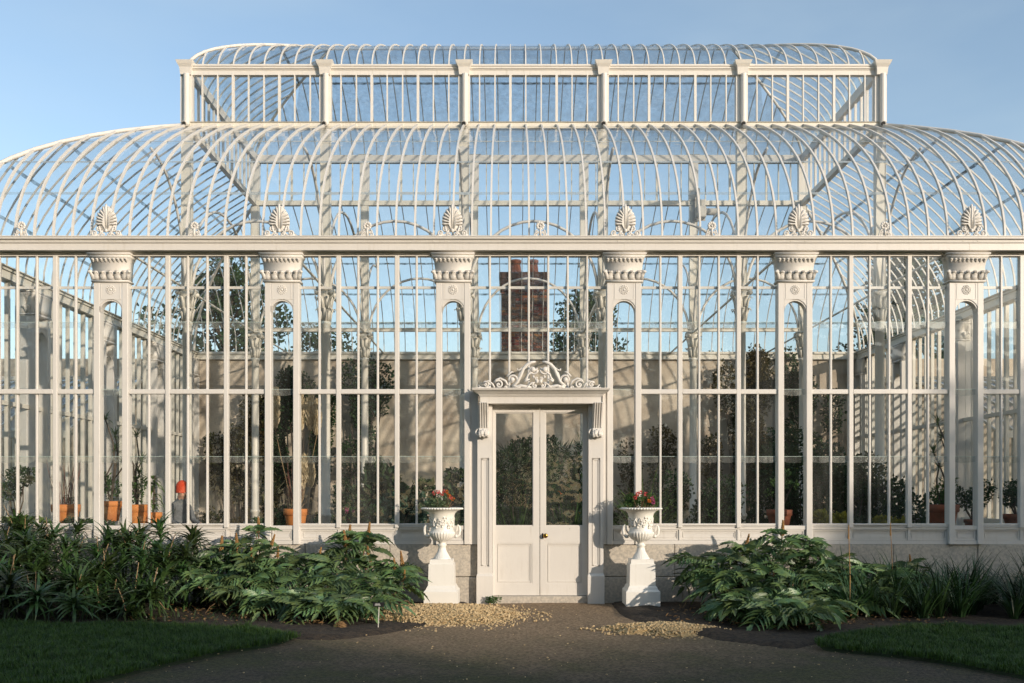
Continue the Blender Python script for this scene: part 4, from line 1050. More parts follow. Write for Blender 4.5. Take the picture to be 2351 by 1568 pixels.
# ------------------------------------------------------------------ honey bush shrubs
def mel_leaf(seed, L_=.30, pairs=5):
    r = random.Random(seed); b = MB()
    def rach(t): return Vector((L_*t*(1 - .22*t), 0, L_*(.42*t - .95*t*t)))
    b.tube([rach(t/5) for t in range(6)], [.005, .0045, .004, .0035, .003, .002], 4)
    def leaflet(p, d, up, ll, ww):
        d = d.normalized(); s_ = d.cross(up).normalized(); n = s_.cross(d); m = 8; vs = []; cv = r.uniform(.25, .55)
        for i in range(m + 1):
            t = i/m; base = math.sin(math.pi*(t**.75)*.97 + .03); saw = (1.15 if i % 2 else .78); wv = ww*base*saw if 0 < i < m else ww*.06
            c = p + d*ll*t - Vector((0, 0, 1))*ll*cv*t*t
            vs += [c + s_*wv + n*wv*.45, c, c - s_*wv + n*wv*.45]
        fs = []
        for i in range(m): fs += [(3*i, 3*i+1, 3*i+4, 3*i+3), (3*i+1, 3*i+2, 3*i+5, 3*i+4)]
        b.add(vs, fs)
    for k in range(pairs):
        t = .26 + .66*k/(pairs - 1); p = rach(t); tan = (rach(t + .02) - rach(t - .02)).normalized(); sz = .15*(.70 + .45*math.sin(math.pi*(.15 + .72*t)))
        for s_ in (-1, 1):
            d = tan*.45 + Vector((0, s_, .05 + r.uniform(-.12, .12))); leaflet(p, d, Vector((0, 0, 1)), sz*r.uniform(.85, 1.12), sz*.165)
    leaflet(rach(.97), rach(1) - rach(.9), Vector((0, 0, 1)), .13, .032)
    return b.mesh('leaf', 'leaf_mel')
MEL = [mel_leaf(i, .31 + .035*(i % 4), 5 + i % 2) for i in range(7)]
DRYL = []
for me in MEL[:2]:
    m2 = me.copy(); m2.materials[0] = M['leaf_dry']; DRYL.append(m2)
def seed_spike(r):
    b = MB(); b.tube([(0, 0, -.12), (0, 0, .18)], [.006, .003], 5)
    for i in range(46):
        t = i/46; a = i*2.4; rr_ = .022*(1 - .75*t); b.ball((rr_*math.cos(a), rr_*math.sin(a), .0 + .19*t), .011*(1 - .4*t), .011, .014, 5, 3)
    return b.mesh('seed_spike', 'seed', True)
SPIKE = seed_spike(random.Random(1))
def honey_bush(label, tips, base, seed, spikes=4, dry=6, lpt=(5, 8)):
    r = random.Random(seed); base = Vector(base)
    H = thing('honey_bush', label, 'shrub', base)
    for ti, (x, y, z) in enumerate(tips):
        tip = Vector((x, y, z)); b0 = Vector((base.x + (x - base.x)*.55 + r.uniform(-.1, .1), base.y + (y - base.y)*.5 + r.uniform(-.08, .08), .02))
        b = MB(); mid = b0.lerp(tip, .5) + Vector((r.uniform(-.06, .06), r.uniform(-.06, .06), .04)); b.tube([b0, mid, tip], [.013, .011, .007], 5)
        b.build('stem', 'stem_mel', H)
        nl = r.randint(*lpt); a0 = r.uniform(0, 6.28)
        for k in range(nl):
            a = a0 + k*2.4 + r.uniform(-.2, .2); t = k/nl; p = tip.lerp(mid, t*.45) if r.random() < .85 else tip
            el = R(r.uniform(35, 75))*(1 - t) + R(r.uniform(-25, 35))*t
            put('leaf', r.choice(MEL), H, p, Euler((r.uniform(-.6, .6), -el, a), 'XYZ'), r.uniform(.8, 1.2)*(1 - .16*(1 - t)))
        if ti < spikes: put('seed_spike', SPIKE, H, tip + Vector((r.uniform(-.05, .05), r.uniform(-.05, .05), .06)), (r.uniform(-.25, .25), r.uniform(-.25, .25), r.random()*6), r.uniform(.7, 1.1))
    for k in range(dry):
        x, y, z = r.choice(tips); put('dry_leaf', r.choice(DRYL), H, (x + r.uniform(-.2, .2), y + r.uniform(-.25, .05), max(.06, z*r.uniform(.2, .6))), (r.uniform(-.8, .8), r.uniform(.3, 1.3), r.random()*6), r.uniform(.5, .8))
    b = MB()
    for k in range(60):
        x, y, z = r.choice(tips); p = Vector((x + r.uniform(-.2, .2), y + r.uniform(-.2, .15), r.uniform(.02, max(.1, z*.5)))); q = p + rdir(r)*r.uniform(.08, .25); q.z = max(q.z, .01); b.tube([p, (p + q)/2 + Vector((0, 0, .02)), q], [.004, .004, .002], 4)
    stuff(b.build('dead_twigs', 'stalk', H)); return H
def tipsfrom(pix, r, jitter=.05):
    out = []
    for (x, y, Y) in pix:
        f = 1 + Y/D; out.append((FX(x, f) + r.uniform(-jitter, jitter), Y + r.uniform(-jitter, jitter), max(.16, FZ(y, f))))
    return out
r = random.Random(9)
HL1 = tipsfrom([(842, 1240, -.45), (800, 1248, -.5), (925, 1310, -.6), (790, 1262, -.55), (845, 1262, -.50), (735, 1290, -.6), (850, 1300, -.75), (905, 1320, -.7), (930, 1345, -.9), (770, 1310, -.8), (700, 1300, -.65), (820, 1335, -1.1), (880, 1350, -1.1), (760, 1345, -1.25), (690, 1340, -1.1), (715, 1380, -1.5), (790, 1385, -1.6), (850, 1385, -1.5), (740, 1420, -1.9), (800, 1425, -2.0), (700, 1415, -1.8), (760, 1395, -1.7), (720, 1325, -.95), (905, 1370, -1.2), (670, 1370, -1.4), (700, 1440, -2.1), (755, 1450, -2.25), (810, 1448, -2.15), (850, 1430, -1.9), (730, 1435, -2.0), (780, 1440, -2.2)], r)
HL2 = tipsfrom([(585, 1232, -.45), (560, 1270, -.6), (620, 1265, -.55), (640, 1290, -.7), (500, 1275, -.6), (540, 1300, -.8), (590, 1300, -.85), (640, 1315, -1.0), (480, 1310, -.9), (450, 1300, -.8), (520, 1335, -1.2), (575, 1335, -1.2), (625, 1345, -1.3), (600, 1375, -1.6), (550, 1370, -1.6), (645, 1385, -1.7), (430, 1330, -1.1), (480, 1350, -1.4), (660, 1300, -.7), (600, 1320, -1.1)], r)
HR1 = tipsfrom([(1790, 1240, -.7), (1700, 1266, -.7), (1862, 1256, -.72), (1606, 1292, -.6), (1935, 1290, -.8), (1785, 1262, -.7), (1770, 1285, -.8), (1840, 1270, -.75), (1700, 1285, -.8), (1650, 1300, -.7), (1625, 1315, -.85), (1735, 1310, -1.0), (1800, 1305, -1.0), (1870, 1290, -.9), (1900, 1305, -1.0), (1690, 1330, -1.2), (1750, 1345, -1.4), (1815, 1340, -1.4), (1870, 1330, -1.3), (1925, 1330, -1.2), (1640, 1340, -1.1), (1720, 1375, -1.7), (1780, 1385, -1.9), (1850, 1375, -1.8), (1900, 1365, -1.6), (1720, 1420, -2.1), (1780, 1430, -2.3), (1840, 1420, -2.2), (1895, 1405, -2.0), (1830, 1445, -2.5), (1700, 1400, -1.9), (1660, 1370, -1.4), (1950, 1350, -1.3), (1600, 1325, -.8), (1680, 1440, -2.2), (1770, 1355, -1.6), (1720, 1450, -2.4), (1775, 1462, -2.6), (1840, 1462, -2.65), (1880, 1440, -2.3), (1800, 1450, -2.5), (1690, 1425, -2.1)], r)
HR2 = tipsfrom([(2090, 1310, -1.0), (2060, 1345, -1.2), (2100, 1360, -1.2), (2030, 1330, -1.1), (2120, 1385, -1.3), (2050, 1385, -1.5), (1995, 1320, -1.0), (2000, 1370, -1.5), (1970, 1395, -1.7), (2080, 1325, -1.1)], r)
honey_bush('honey bush with large toothed grey-green leaves beside the gravel and left urn', HL1, (-2.15, -1.0, 0), 1, 9, 10)
honey_bush('honey bush with large toothed leaves next to the spiky strap-leaved plants', HL2, (-3.35, -.9, 0), 2, 7, 6)
honey_bush('broad honey bush with large toothed leaves to the right of the door', HR1, (3.1, -1.3, 0), 3, 2, 8, (6, 9))
honey_bush('small leggy honey bush against the dark strappy bed at the right', HR2, (4.5, -1.2, 0), 4, 1, 6, (5, 8))

# ------------------------------------------------------------------ strap-leaved rosettes on the left
def rosette_mesh(seed):
    r = random.Random(seed); b = MB(); n = r.randint(34, 44)
    for k in range(n):
        t = k/n; strap(b, (0, 0, .0 + .10*t), k*2.399 + r.uniform(-.2, .2), r.uniform(.26, .40)*(1 - .2*t), r.uniform(.011, .016), R(10 + 62*t + r.uniform(-10, 10)), R(r.uniform(50, 105)), 5)
    return b.mesh('leaves', 'aloe')
ROSM = [rosette_mesh(k) for k in range(6)]
r = random.Random(31)
for k in range(120):
    Y = -.22 - 1.85*(k + r.random())/120; x = r.uniform(-7.1, -3.7 if Y > -.9 else -4.1)
    top = 1.00 + (Y + .25)*.40 + .10*noise.noise((x*1.3, Y, 4))
    z = max(.05, (top if r.random() < .6 else r.uniform(.08, top)) + r.uniform(-.12, .05))
    if x > -4.7: z *= .86
    stalk = r.random() < .42
    where = 'against the stone plinth' if Y > -.7 else ('at the lawn edge' if Y < -1.6 else 'in the middle of the left bed')
    P_ = thing('strap_leaf_plant', 'spiky strap-leaved plant ' + ('with a pale dead stalk ' if stalk else '') + where, 'plant', (x, Y, 0), group='strap-leaved plants ' + where + (' with dead stalks' if stalk else ''))
    b = MB(); b.tube([(0, 0, 0), (r.uniform(-.05, .05), r.uniform(-.05, .05), z*.6), (0, 0, z)], [.014, .012, .012], 5); put('stem', b.mesh('stem', 'aloe'), P_, world=False)
    put('leaves', r.choice(ROSM), P_, (0, 0, z - .03), (r.uniform(-.35, .35), r.uniform(-.35, .35), r.random()*6.28), r.uniform(.95, 1.35), world=False)
    if stalk:
        b = MB()
        h = r.uniform(.18, .42); t = Vector((r.uniform(-.12, .12), r.uniform(-.08, .08), z + h)); b.tube([(0, 0, z), (t.x*.4, t.y*.4, z + h*.5), t], [.007, .006, .004], 4); put('dead_stalk', b.mesh('dead_stalk', 'stalk'), P_, world=False)
# grassy low edging plants and fallen litter at the front of the left bed
b = MB(); r = random.Random(6)
for k in range(260):
    x = r.uniform(-6.5, -1.2); Y = -r.uniform(1.7, 2.25); strap(b, (x, Y, .03), r.random()*6.28, r.uniform(.10, .24), .005, R(r.uniform(35, 80)), R(r.uniform(30, 100)), 4)
stuff(tag(b.build('bed_edging_grass', 'aloe'), 'thin grassy tufts along the front edge of the left bed', 'grass'))
def litter(name, label, n, seed, box):
    b = MB(); r = random.Random(seed)
    for k in range(n):
        p = Vector((r.uniform(box[0], box[1]), r.uniform(box[2], box[3]), r.uniform(.05, .085))); leaf_pts(b, p, Vector((r.uniform(-1, 1), r.uniform(-1, 1), r.uniform(-.1, .25))), Vector((0, 0, 1)), r.uniform(.03, .08), r.uniform(.01, .022), .5)
    stuff(tag(b.build(name, 'leaf_dry'), label, 'leaf litter'))
litter('leaf_litter', 'dry brown leaves lying under the left honey bushes', 240, 3, (-4.4, -1.3, -2.4, -.9))
litter('leaf_litter', 'dry brown leaves lying under the right honey bushes', 240, 4, (1.8, 5.0, -2.6, -.9))

# ------------------------------------------------------------------ dark strappy bed on the right
def clump_mesh(seed):
    r = random.Random(seed); b = MB()
    for k in range(46):
        a = r.random()*6.28; q = r.uniform(0, .09); strap(b, (q*math.cos(a), q*math.sin(a), 0), a + r.uniform(-.5, .5), r.uniform(.5, .95), r.uniform(.007, .011), R(r.uniform(58, 88)), R(r.uniform(30, 110)), 6)
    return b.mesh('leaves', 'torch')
CLM = [clump_mesh(k) for k in range(4)]
r = random.Random(77)
for k in range(70):
    x, Y = r.uniform(3.9, 7.6), -r.uniform(.25, 1.9); where = 'against the right plinth' if Y > -.8 else ('beside the right lawn' if Y < -1.4 else 'in the middle of the right bed')
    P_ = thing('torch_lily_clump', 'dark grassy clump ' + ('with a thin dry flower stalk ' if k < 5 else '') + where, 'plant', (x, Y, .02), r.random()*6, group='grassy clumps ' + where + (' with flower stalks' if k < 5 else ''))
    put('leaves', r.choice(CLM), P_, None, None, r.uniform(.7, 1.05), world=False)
    if k < 5:
        b = MB(); b.tube([(0, 0, 0), (.03, 0, .5), (.05, .02, 1.05)], [.006, .005, .004], 4); b.tube([(.05, .02, .95), (.055, .02, 1.12)], [.012, .004], 6); put('flower_stalk', b.mesh('flower_stalk', 'seed'), P_, world=False)

# ------------------------------------------------------------------ plant label in the left bed
c = G(868, 1447); T = thing('plant_label', 'small black plant label on a thin grey stake in front of the left honey bush', 'sign', (c.x, c.y, 0))
zt_ = FZ(1388, 1 + c.y/D)
b = MB(); b.tube([(0, 0, -.05), (.012, .01, zt_)], .006, 6); put('stake', b.mesh('stake', 'machine'), T, world=False)
b = MB(); b.bev(-.055, .07, -.012, -.006, zt_ - .022, zt_ + .026, .002); pb = put('plate', b.mesh('plate', 'black'), T, world=False)
b = MB(); rl = random.Random(2)
for j, (zz, w0) in enumerate(((zt_ + .008, .024), (zt_ - .004, .030))):
    x = -.002 - w0
    while x < w0 + .002: wq = rl.uniform(.003, .007); b.bx(x, x + wq, -.0135, -.0125, zz - .003, zz + .003); x += wq + .002
stuff(put('lettering', b.mesh('lettering', 'white_ink'), pb, world=False))

# ------------------------------------------------------------------ urn planting
def urn_plant(cx, cy, label, fm, seed, flowers):
    r = random.Random(seed); T = thing('bedding_plant', label, 'plant', (cx, cy, 1.265))
    b = MB()
    for k in range(40):
        a = r.random()*6.28; q = r.uniform(.05, .22); b.tube([(q*.3*math.cos(a), q*.3*math.sin(a), 0), (q*math.cos(a), q*math.sin(a), r.uniform(.06, .24))], [.004, .003], 4)
    put('stems', b.mesh('stems', 'stem_mel'), T, world=False)
    b = MB()
    for k in range(9): cloud(b, r, (r.uniform(-.16, .16), r.uniform(-.14, .14), r.uniform(.08, .20)), (.09, .09, .07), 130, .026, .5)
    cloud(b, r, (-.22, 0, .07), (.11, .10, .04), 90, .024, .5); put('foliage', b.mesh('foliage', fm), T, world=False)
    for (x, z, m) in flowers:
        b = MB(); y = -.12 + r.uniform(-.03, .06)
        for k in range(16): d = rdir(r); leaf_pts(b, Vector((0, 0, 0)) + d*.008, d, rdir(r), .026, .014, .3)
        put('flower', b.mesh('flower', m), T, (x, y, z), world=False)
urn_plant(FX(1012.5, .948), -.42, 'grey-green bedding plant with red and orange flowers in the left urn', 'fol_grey', 4, [(-.05, .27, 'petal_red'), (.03, .28, 'petal_red'), (.07, .27, 'petal_orange'), (.10, .22, 'petal_orange'), (.12, .20, 'petal_red'), (-.10, .25, 'petal_red'), (.15, .17, 'petal_orange'), (.0, .24, 'petal_red')])
urn_plant(FX(1477.5, .948), -.42, 'green bedding plant with coral red flowers in the right urn', 'fol_mid', 5, [(-.06, .24, 'petal_red'), (-.09, .19, 'petal_red'), (.05, .24, 'petal_red'), (.14, .18, 'petal_pink'), (.15, .13, 'petal_pink'), (-.02, .26, 'petal_red'), (.10, .15, 'petal_orange')])
# weed at the foot of the left jamb
T = thing('weed', 'small green weed growing at the foot of the left door jamb', 'plant', (FX(1140), -.16, 0)); b = MB(); r = random.Random(3)
for q in range(4): cloud(b, r, (r.uniform(-.12, .12), r.uniform(-.03, .03), .05), (.06, .05, .045), 60, .022, .5)
put('foliage', b.mesh('foliage', 'fol_mid'), T, world=False)

# ------------------------------------------------------------------ plants inside
def bench(label, x0, x1, y0, y1, z):
    T = thing('plant_bench', label, 'bench', ((x0 + x1)/2, (y0 + y1)/2, 0), group='plant benches inside the glasshouse')
    n = max(3, int((y1 - y0)/.12))
    for k in range(n):
        y = y0 + (y1 - y0)*k/n; b = MB(); b.bev(x0, x1, y, y + (y1 - y0)/n - .015, z - .03, z, .004); b.build('slat', 'bench', T)
    k = x0 + .1
    while k < x1:
        for yy in (y0 + .04, y1 - .08):
            b = MB(); b.bx(k - .025, k + .025, yy - .025, yy + .025, .02, z - .03); b.build('leg', 'bench', T)
        k += 1.5
bench('slatted bench inside the windows left of the door', XL + .35, FX(1060), .45, 1.25, .93)
bench('slatted bench inside the windows right of the door', FX(1420), XR - .35, .45, 1.25, .93)
def pot_part(T, rt, h, z0=0, m='terracotta'):
    b = MB(); b.lathe([(rt*.62, z0), (rt*.66, z0 + .004), (rt*.90, z0 + h*.72), (rt*.91, z0 + h*.73), (rt, z0 + h*.74), (rt*1.02, z0 + h*.99), (rt*.98, z0 + h), (rt*.88, z0 + h*.99), (rt*.85, z0 + h*.85), (.0, z0 + h*.85)], 28)
    put('pot', b.mesh('pot', m, True), T, world=False)
def tuft(b, r, p, n, L_, W_=.008):
    for k in range(n): strap(b, p, k*2.4, L_*r.uniform(.7, 1.1), W_, R(r.uniform(-10, 80)), R(r.uniform(20, 70)), 4)
def potted(label, xd, Y, z0, rt, h, kind, seed, m='terracotta', tall=.9):
    r = random.Random(seed); f = 1 + Y/D; T = thing('potted_plant', label, 'potted plant', (FX(xd, f), Y, z0)); pot_part(T, rt, h, 0, m)
    st, fo = MB(), MB(); fm = 'fol_mid'; sm = 'bark'
    if kind == 'twigs':
        sm = 'bark_red'
        for k in range(26):
            a = r.random()*6.28; q = r.uniform(0, rt*.7); d = Vector((math.cos(a)*.12, math.sin(a)*.12, 1)); L_ = tall*r.uniform(.5, 1); p = Vector((q*math.cos(a), q*math.sin(a), h*.85)); st.tube([p, p + d*L_*.5 + rdir(r)*.03, p + d*L_ + rdir(r)*.06], [.006, .004, .002], 4)
        cloud(fo, r, (0, 0, h + .06), (rt*.8, rt*.8, .06), 80, .03, .4)
    elif kind == 'dracaena':
        fm = 'fol_mid'
        for k in range(4):
            a = r.random()*6.28; tp = Vector((math.cos(a)*.22*r.random(), math.sin(a)*.15*r.random(), h + tall*(.45 + .55*k/3))); m1 = Vector((r.uniform(-.10, .10), r.uniform(-.06, .06), h + (tp.z - h)*.45)); st.tube([(0, 0, h*.8), m1, m1.lerp(tp, .5) + Vector((r.uniform(-.07, .07), 0, 0)), tp], [.018, .014, .012, .010], 6); tuft(fo, r, tp, 34, .20, .007)
        for k in range(3): cloud(fo, r, (r.uniform(-.08, .08), r.uniform(-.06, .06), h + .12 + .1*k), (.12, .10, .10), 110, .06, .22)
    elif kind == 'fern':
        fm = 'fol_lime'
        for k in range(70): a = r.random()*6.28; strap(fo, (0, 0, h + r.random()*tall), a, r.uniform(.18, .30), .014, R(r.uniform(0, 50)), R(r.uniform(60, 120)), 5)
        st.tube([(0, 0, h*.8), (.03, 0, h + tall)], [.02, .012], 6)
    elif kind == 'shrub':
        for k in range(6):
            tp = Vector((r.uniform(-.2, .2), r.uniform(-.15, .15), h + tall*r.uniform(.5, 1))); st.tube([(0, 0, h*.8), tp*.5 + Vector((r.uniform(-.05, .05), 0, h*.3)), tp], [.016, .010, .006], 5); cloud(fo, r, tp, (.16, .14, .13), 170, .05, .3)
        fm = 'fol_dark'
    elif kind == 'succulent':
        fm = 'fol_mid'
        for k in range(9):
            a = r.random()*6.28; tp = Vector((math.cos(a)*.2, math.sin(a)*.14, h + tall*r.uniform(.4, 1))); st.tube([(0, 0, h*.8), tp*.6 + Vector((0, 0, h*.4)), tp], [.014, .010, .006], 5); cloud(fo, r, tp, (.06, .06, .05), 34, .05, .4)
    put('stem', st.mesh('stem', sm), T, world=False); put('foliage', fo.mesh('foliage', fm), T, world=False)
potted('terracotta pot of tall thin bare red twigs on the left bench', 152, 1.0, .93, .20, .42, 'twigs', 1, tall=.75)
potted('terracotta pot with red twigs and spiky dracaena tufts beside the first pilaster', 255, .95, 1.10, .165, .30, 'dracaena', 2, tall=1.2)
potted('tall terracotta pot of spiky dracaena behind the casement at the left', 315, .85, .93, .15, .42, 'dracaena', 3, tall=1.0)
potted('leafy lime green fern-like pot plant beside the red-hatted person', 352, 1.05, .93, .13, .30, 'fern', 4, tall=.55)
potted('dark leaved pot plant at the far left window', 40, .95, .93, .16, .22, 'shrub', 5, tall=.65)
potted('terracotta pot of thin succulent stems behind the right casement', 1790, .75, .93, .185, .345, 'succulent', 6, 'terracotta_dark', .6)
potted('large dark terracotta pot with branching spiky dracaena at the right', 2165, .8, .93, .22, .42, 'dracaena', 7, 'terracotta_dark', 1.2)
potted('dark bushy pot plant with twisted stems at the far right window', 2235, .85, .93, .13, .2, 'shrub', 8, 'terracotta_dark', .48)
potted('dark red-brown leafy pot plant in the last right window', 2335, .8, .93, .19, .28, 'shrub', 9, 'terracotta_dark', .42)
# pampas pot
T = thing('pampas_pot', 'orange terracotta pot holding pampas grass plumes by the second pilaster', 'potted plant', (FX(680, 1.05), .62, .93)); pot_part(T, .175, .36)
r = random.Random(8)
for (xd, zt0, zt1) in ((632, 985, 890), (713, 990, 905), (728, 1000, 918), (690, 990, 900), (703, 1110, 1045), (712, 1120, 1060), (696, 1125, 1050)):
    f = 1.05; tx = FX(xd, f) - FX(680, 1.05); za, zb = FZ(zt0, f) - .93, FZ(zt1, f) - .93; b = MB()
    b.tube([(tx*.1, 0, .3), (tx*.7, .02, za*.7), (tx, 0, za), (tx + .01, 0, zb)], [.006, .005, .004, .002], 5); sp = put('plume_stem', b.mesh('plume_stem', 'stalk'), T, world=False)
    b = MB()
    for k in range(520):
        t = r.random(); wv = .072*math.sin(math.pi*min(1, t*.88 + .08))**.7; a = r.random()*6.28; p = Vector((tx + wv*math.cos(a)*r.random(), wv*math.sin(a)*r.random(), za + (zb - za)*t*.93)); leaf_pts(b, p, Vector((math.cos(a)*.35, math.sin(a)*.35, 1)), rdir(r), .075, .009, .1)
    put('plume', b.mesh('plume', 'plume'), sp, world=False)
b = MB()
for k in range(24): a = r.random()*6.28; b.tube([(0, 0, .3), (.05*math.cos(a), .05*math.sin(a), .5), (.13*math.cos(a), .1*math.sin(a), r.uniform(.5, 1.1))], [.005, .004, .002], 4)
put('red_stems', b.mesh('red_stems', 'bark_red'), T, world=False)

def shrub(label, xd, Y, z0, rx, ry, h, n, ls, m, seed, stem='bark', lw=.4, group=None, flowers=None, cat='shrub', clumps=10):
    r = random.Random(seed); f = 1 + Y/D; T = thing('indoor_shrub', label, cat, (FX(xd, f), Y, z0), group=group)
    st, fo = MB(), MB()
    for k in range(clumps):
        c_ = Vector((r.uniform(-.75, .75)*rx, r.uniform(-.7, .7)*ry, h*(.22 + .70*((k + r.random())/clumps)))); st.tube([(c_.x*.15, c_.y*.15, 0), c_*.55, c_], [.018, .012, .006], 5); cloud(fo, r, c_, (rx*.46, ry*.46, h*.19), int(n*1.9)//clumps, ls*1.1, lw)
    put('stem', st.mesh('stem', stem), T, world=False); put('foliage', fo.mesh('foliage', m), T, world=False)
    if flowers:
        for k in range(flowers[1]):
            b = MB(); p = Vector((r.uniform(-.8, .8)*rx, -ry*r.uniform(.2, .8), h*r.uniform(.5, 1.05)))
            for q in range(12): d = rdir(r); leaf_pts(b, Vector(d)*.01, d, rdir(r), flowers[2], flowers[2]*.5, .3)
            put('flower', b.mesh('flower', flowers[0]), T, p, world=False)
shrub('broad-leaved dark green plant on the bench left of the door', 850, 1.6, .02, .62, .45, 1.85, 1500, .12, 'fol_dark', 1, lw=.42)
shrub('blue-green fine leaved plant behind the casement left of the door', 915, 1.2, .93, .36, .3, .62, 1100, .07, 'fol_blue', 2, lw=.22)
shrub('dark leafy plant with pink flowers low behind the casement left of the door', 830, .95, .93, .36, .25, .36, 700, .055, 'fol_dark', 3, flowers=('petal_pink', 14, .022))
shrub('dark green leafy shrub between the pilaster and the door', 1010, 1.5, .02, .42, .4, 1.75, 1200, .10, 'fol_dark', 4)
shrub('tall reed-like dark green plant just inside the left door leaf', 1180, 2.2, .02, .50, .5, 2.2, 1500, .16, 'fol_dark', 5, lw=.07)
shrub('tall reed-like plant with orange flowers just inside the right door leaf', 1300, 2.1, .02, .50, .5, 2.3, 1500, .17, 'fol_dark', 6, lw=.07, flowers=('petal_orange', 5, .04))
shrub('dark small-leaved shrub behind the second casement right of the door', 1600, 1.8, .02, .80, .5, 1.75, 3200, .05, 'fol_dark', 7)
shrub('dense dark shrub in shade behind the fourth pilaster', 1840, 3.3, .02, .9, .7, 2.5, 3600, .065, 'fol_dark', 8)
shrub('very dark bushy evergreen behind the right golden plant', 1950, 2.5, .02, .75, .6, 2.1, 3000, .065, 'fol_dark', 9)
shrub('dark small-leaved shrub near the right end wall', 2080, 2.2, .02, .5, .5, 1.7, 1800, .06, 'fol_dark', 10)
shrub('golden-leaved mounded plant on the right bench', 1908, .72, .93, .23, .2, .27, 300, .075, 'fol_gold', 11, lw=.6, cat='plant', clumps=8)
shrub('dim golden-leaved plant further right on the bench', 2045, .8, .93, .23, .2, .20, 240, .07, 'fol_gold', 12, lw=.55, cat='plant', clumps=8)
shrub('lime green leafy plants on the bench at the far left', 60, .7, .93, .42, .2, .22, 500, .06, 'fol_lime', 13, lw=.4, cat='plant', clumps=8)
shrub('low dark green plant on the bench under the first pilaster', 200, .7, .93, .28, .2, .20, 420, .05, 'fol_dark', 14, cat='plant', clumps=8)
shrub('small green plant on the bench left of the pampas pot', 590, .7, .93, .2, .18, .22, 380, .04, 'fol_mid', 15, flowers=('petal_white', 10, .018), cat='plant', clumps=8)
shrub('red and cream cyclamen on the bench right of the right urn', 1540, .62, .93, .14, .12, .12, 200, .03, 'fol_mid', 16, flowers=('petal_red', 18, .022), cat='plant', clumps=6)
shrub('pink and cream flowering plants on the bench behind the left urn', 955, .62, .93, .22, .12, .10, 200, .03, 'fol_dark', 17, flowers=('petal_red', 14, .02), cat='plant', clumps=6)
# tall grass by the fourth pilaster
T = thing('indoor_grass', 'tall arching grass behind the window right of the door', 'grass plant', (FX(1480, 1.1), 1.25, .02)); b = MB(); r = random.Random(4)
for k in range(260): a = r.random()*6.28; q = r.uniform(0, .2); strap(b, (q*math.cos(a), q*math.sin(a), r.uniform(0, .9)), a, r.uniform(.7, 1.5), .009, R(r.uniform(55, 88)), R(r.uniform(40, 130)), 7)
put('blades', b.mesh('blades', 'fol_lime'), T, world=False)
for lab, xd, Y, sd_ in (('arching green blades seen through the left door pane', 1185, 1.7, 11), ('arching green blades seen through the right door pane', 1305, 1.65, 12)):
    T = thing('indoor_grass', lab, 'grass plant', (FX(xd, 1 + Y/D), Y, .02)); b = MB(); r = random.Random(sd_)
    for k in range(150): a = r.random()*6.28; q = r.uniform(0, .28); strap(b, (q*math.cos(a), q*math.sin(a), r.uniform(0, .5)), a, r.uniform(.7, 1.9), .010, R(r.uniform(62, 89)), R(r.uniform(20, 110)), 7)
    put('blades', b.mesh('blades', 'fol_mid'), T, world=False)
# climbers and shrubs trained on the back wall
def climber(label, xd, rx, z0, z1, m, seed, n=2600, ls=.075):
    r = random.Random(seed); f = 1 + (YB - .35)/D; T = thing('wall_shrub', label, 'climbing plant', (FX(xd, f), YB - .35, .02), group='shrubs trained up the plaster back wall')
    st, fo = MB(), MB()
    for k in range(16):
        c_ = Vector((r.uniform(-1, 1)*rx, r.uniform(-.12, .15), z0 + (z1 - z0)*r.random())); st.tube([(c_.x*.2, 0, 0), (c_.x*.6, .05, c_.z*.6), c_], [.03, .018, .008], 5); cloud(fo, r, c_, (rx*.40, .20, (z1 - z0)*.15), int(n*2.2)//16, ls*1.15, .42)
    put('stem', st.mesh('stem', 'bark'), T, world=False); put('foliage', fo.mesh('foliage', m), T, world=False)
climber('dark climbing shrub on the back wall behind the pampas pot', 690, .7, .3, 4.6, 'fol_dark', 1, 3600)
climber('brown-green climbing shrub on the back wall at the left', 560, .75, .3, 3.6, 'fol_brown', 2, 2400)
climber('dark climbing shrub on the back wall left of the door', 830, .6, 1.2, 4.5, 'fol_dark', 3, 2000)
climber('climbing shrub on the back wall seen through the door glass', 1230, .6, .2, 2.6, 'fol_dark', 4, 2200)
climber('sparse climbing shrub on the back wall right of the door', 1500, .8, .5, 3.4, 'fol_brown', 5, 1300)
climber('golden-brown climbing shrub on the back wall at the right', 1700, .7, .3, 4.6, 'fol_brown', 6, 3200)
climber('dense dark climbing shrub on the back wall near the right end', 1850, .7, .3, 4.5, 'fol_dark', 7, 3400)

# ------------------------------------------------------------------ person in a red hat
def skin_body(name, joints, edges, root, sub=2):
    me = bpy.data.meshes.new(name); me.from_pydata([j[:3] for j in joints], edges, []); o = bpy.data.objects.new(name, me); COL.objects.link(o)
    md = o.modifiers.new('skin', 'SKIN'); md.use_smooth_shade = True
    if not me.skin_vertices: me.attributes  # layer is created by the modifier
    for i, j in enumerate(joints):
        rx = j[3]; ry = j[4] if len(j) > 4 else rx; me.skin_vertices[0].data[i].radius = (rx, ry); me.skin_vertices[0].data[i].use_root = i == root
    s2 = o.modifiers.new('sub', 'SUBSURF'); s2.levels = sub; s2.render_levels = sub
    dg = bpy.context.evaluated_depsgraph_get(); m2 = bpy.data.meshes.new_from_object(o.evaluated_get(dg)); bpy.data.objects.remove(o); return m2
px_, py_ = FX(411, 1.165), 2.05
PER = thing('person', 'person in a bright red knitted hat and grey jacket bending over inside the left windows', 'person', (px_, py_, .02), R(50))
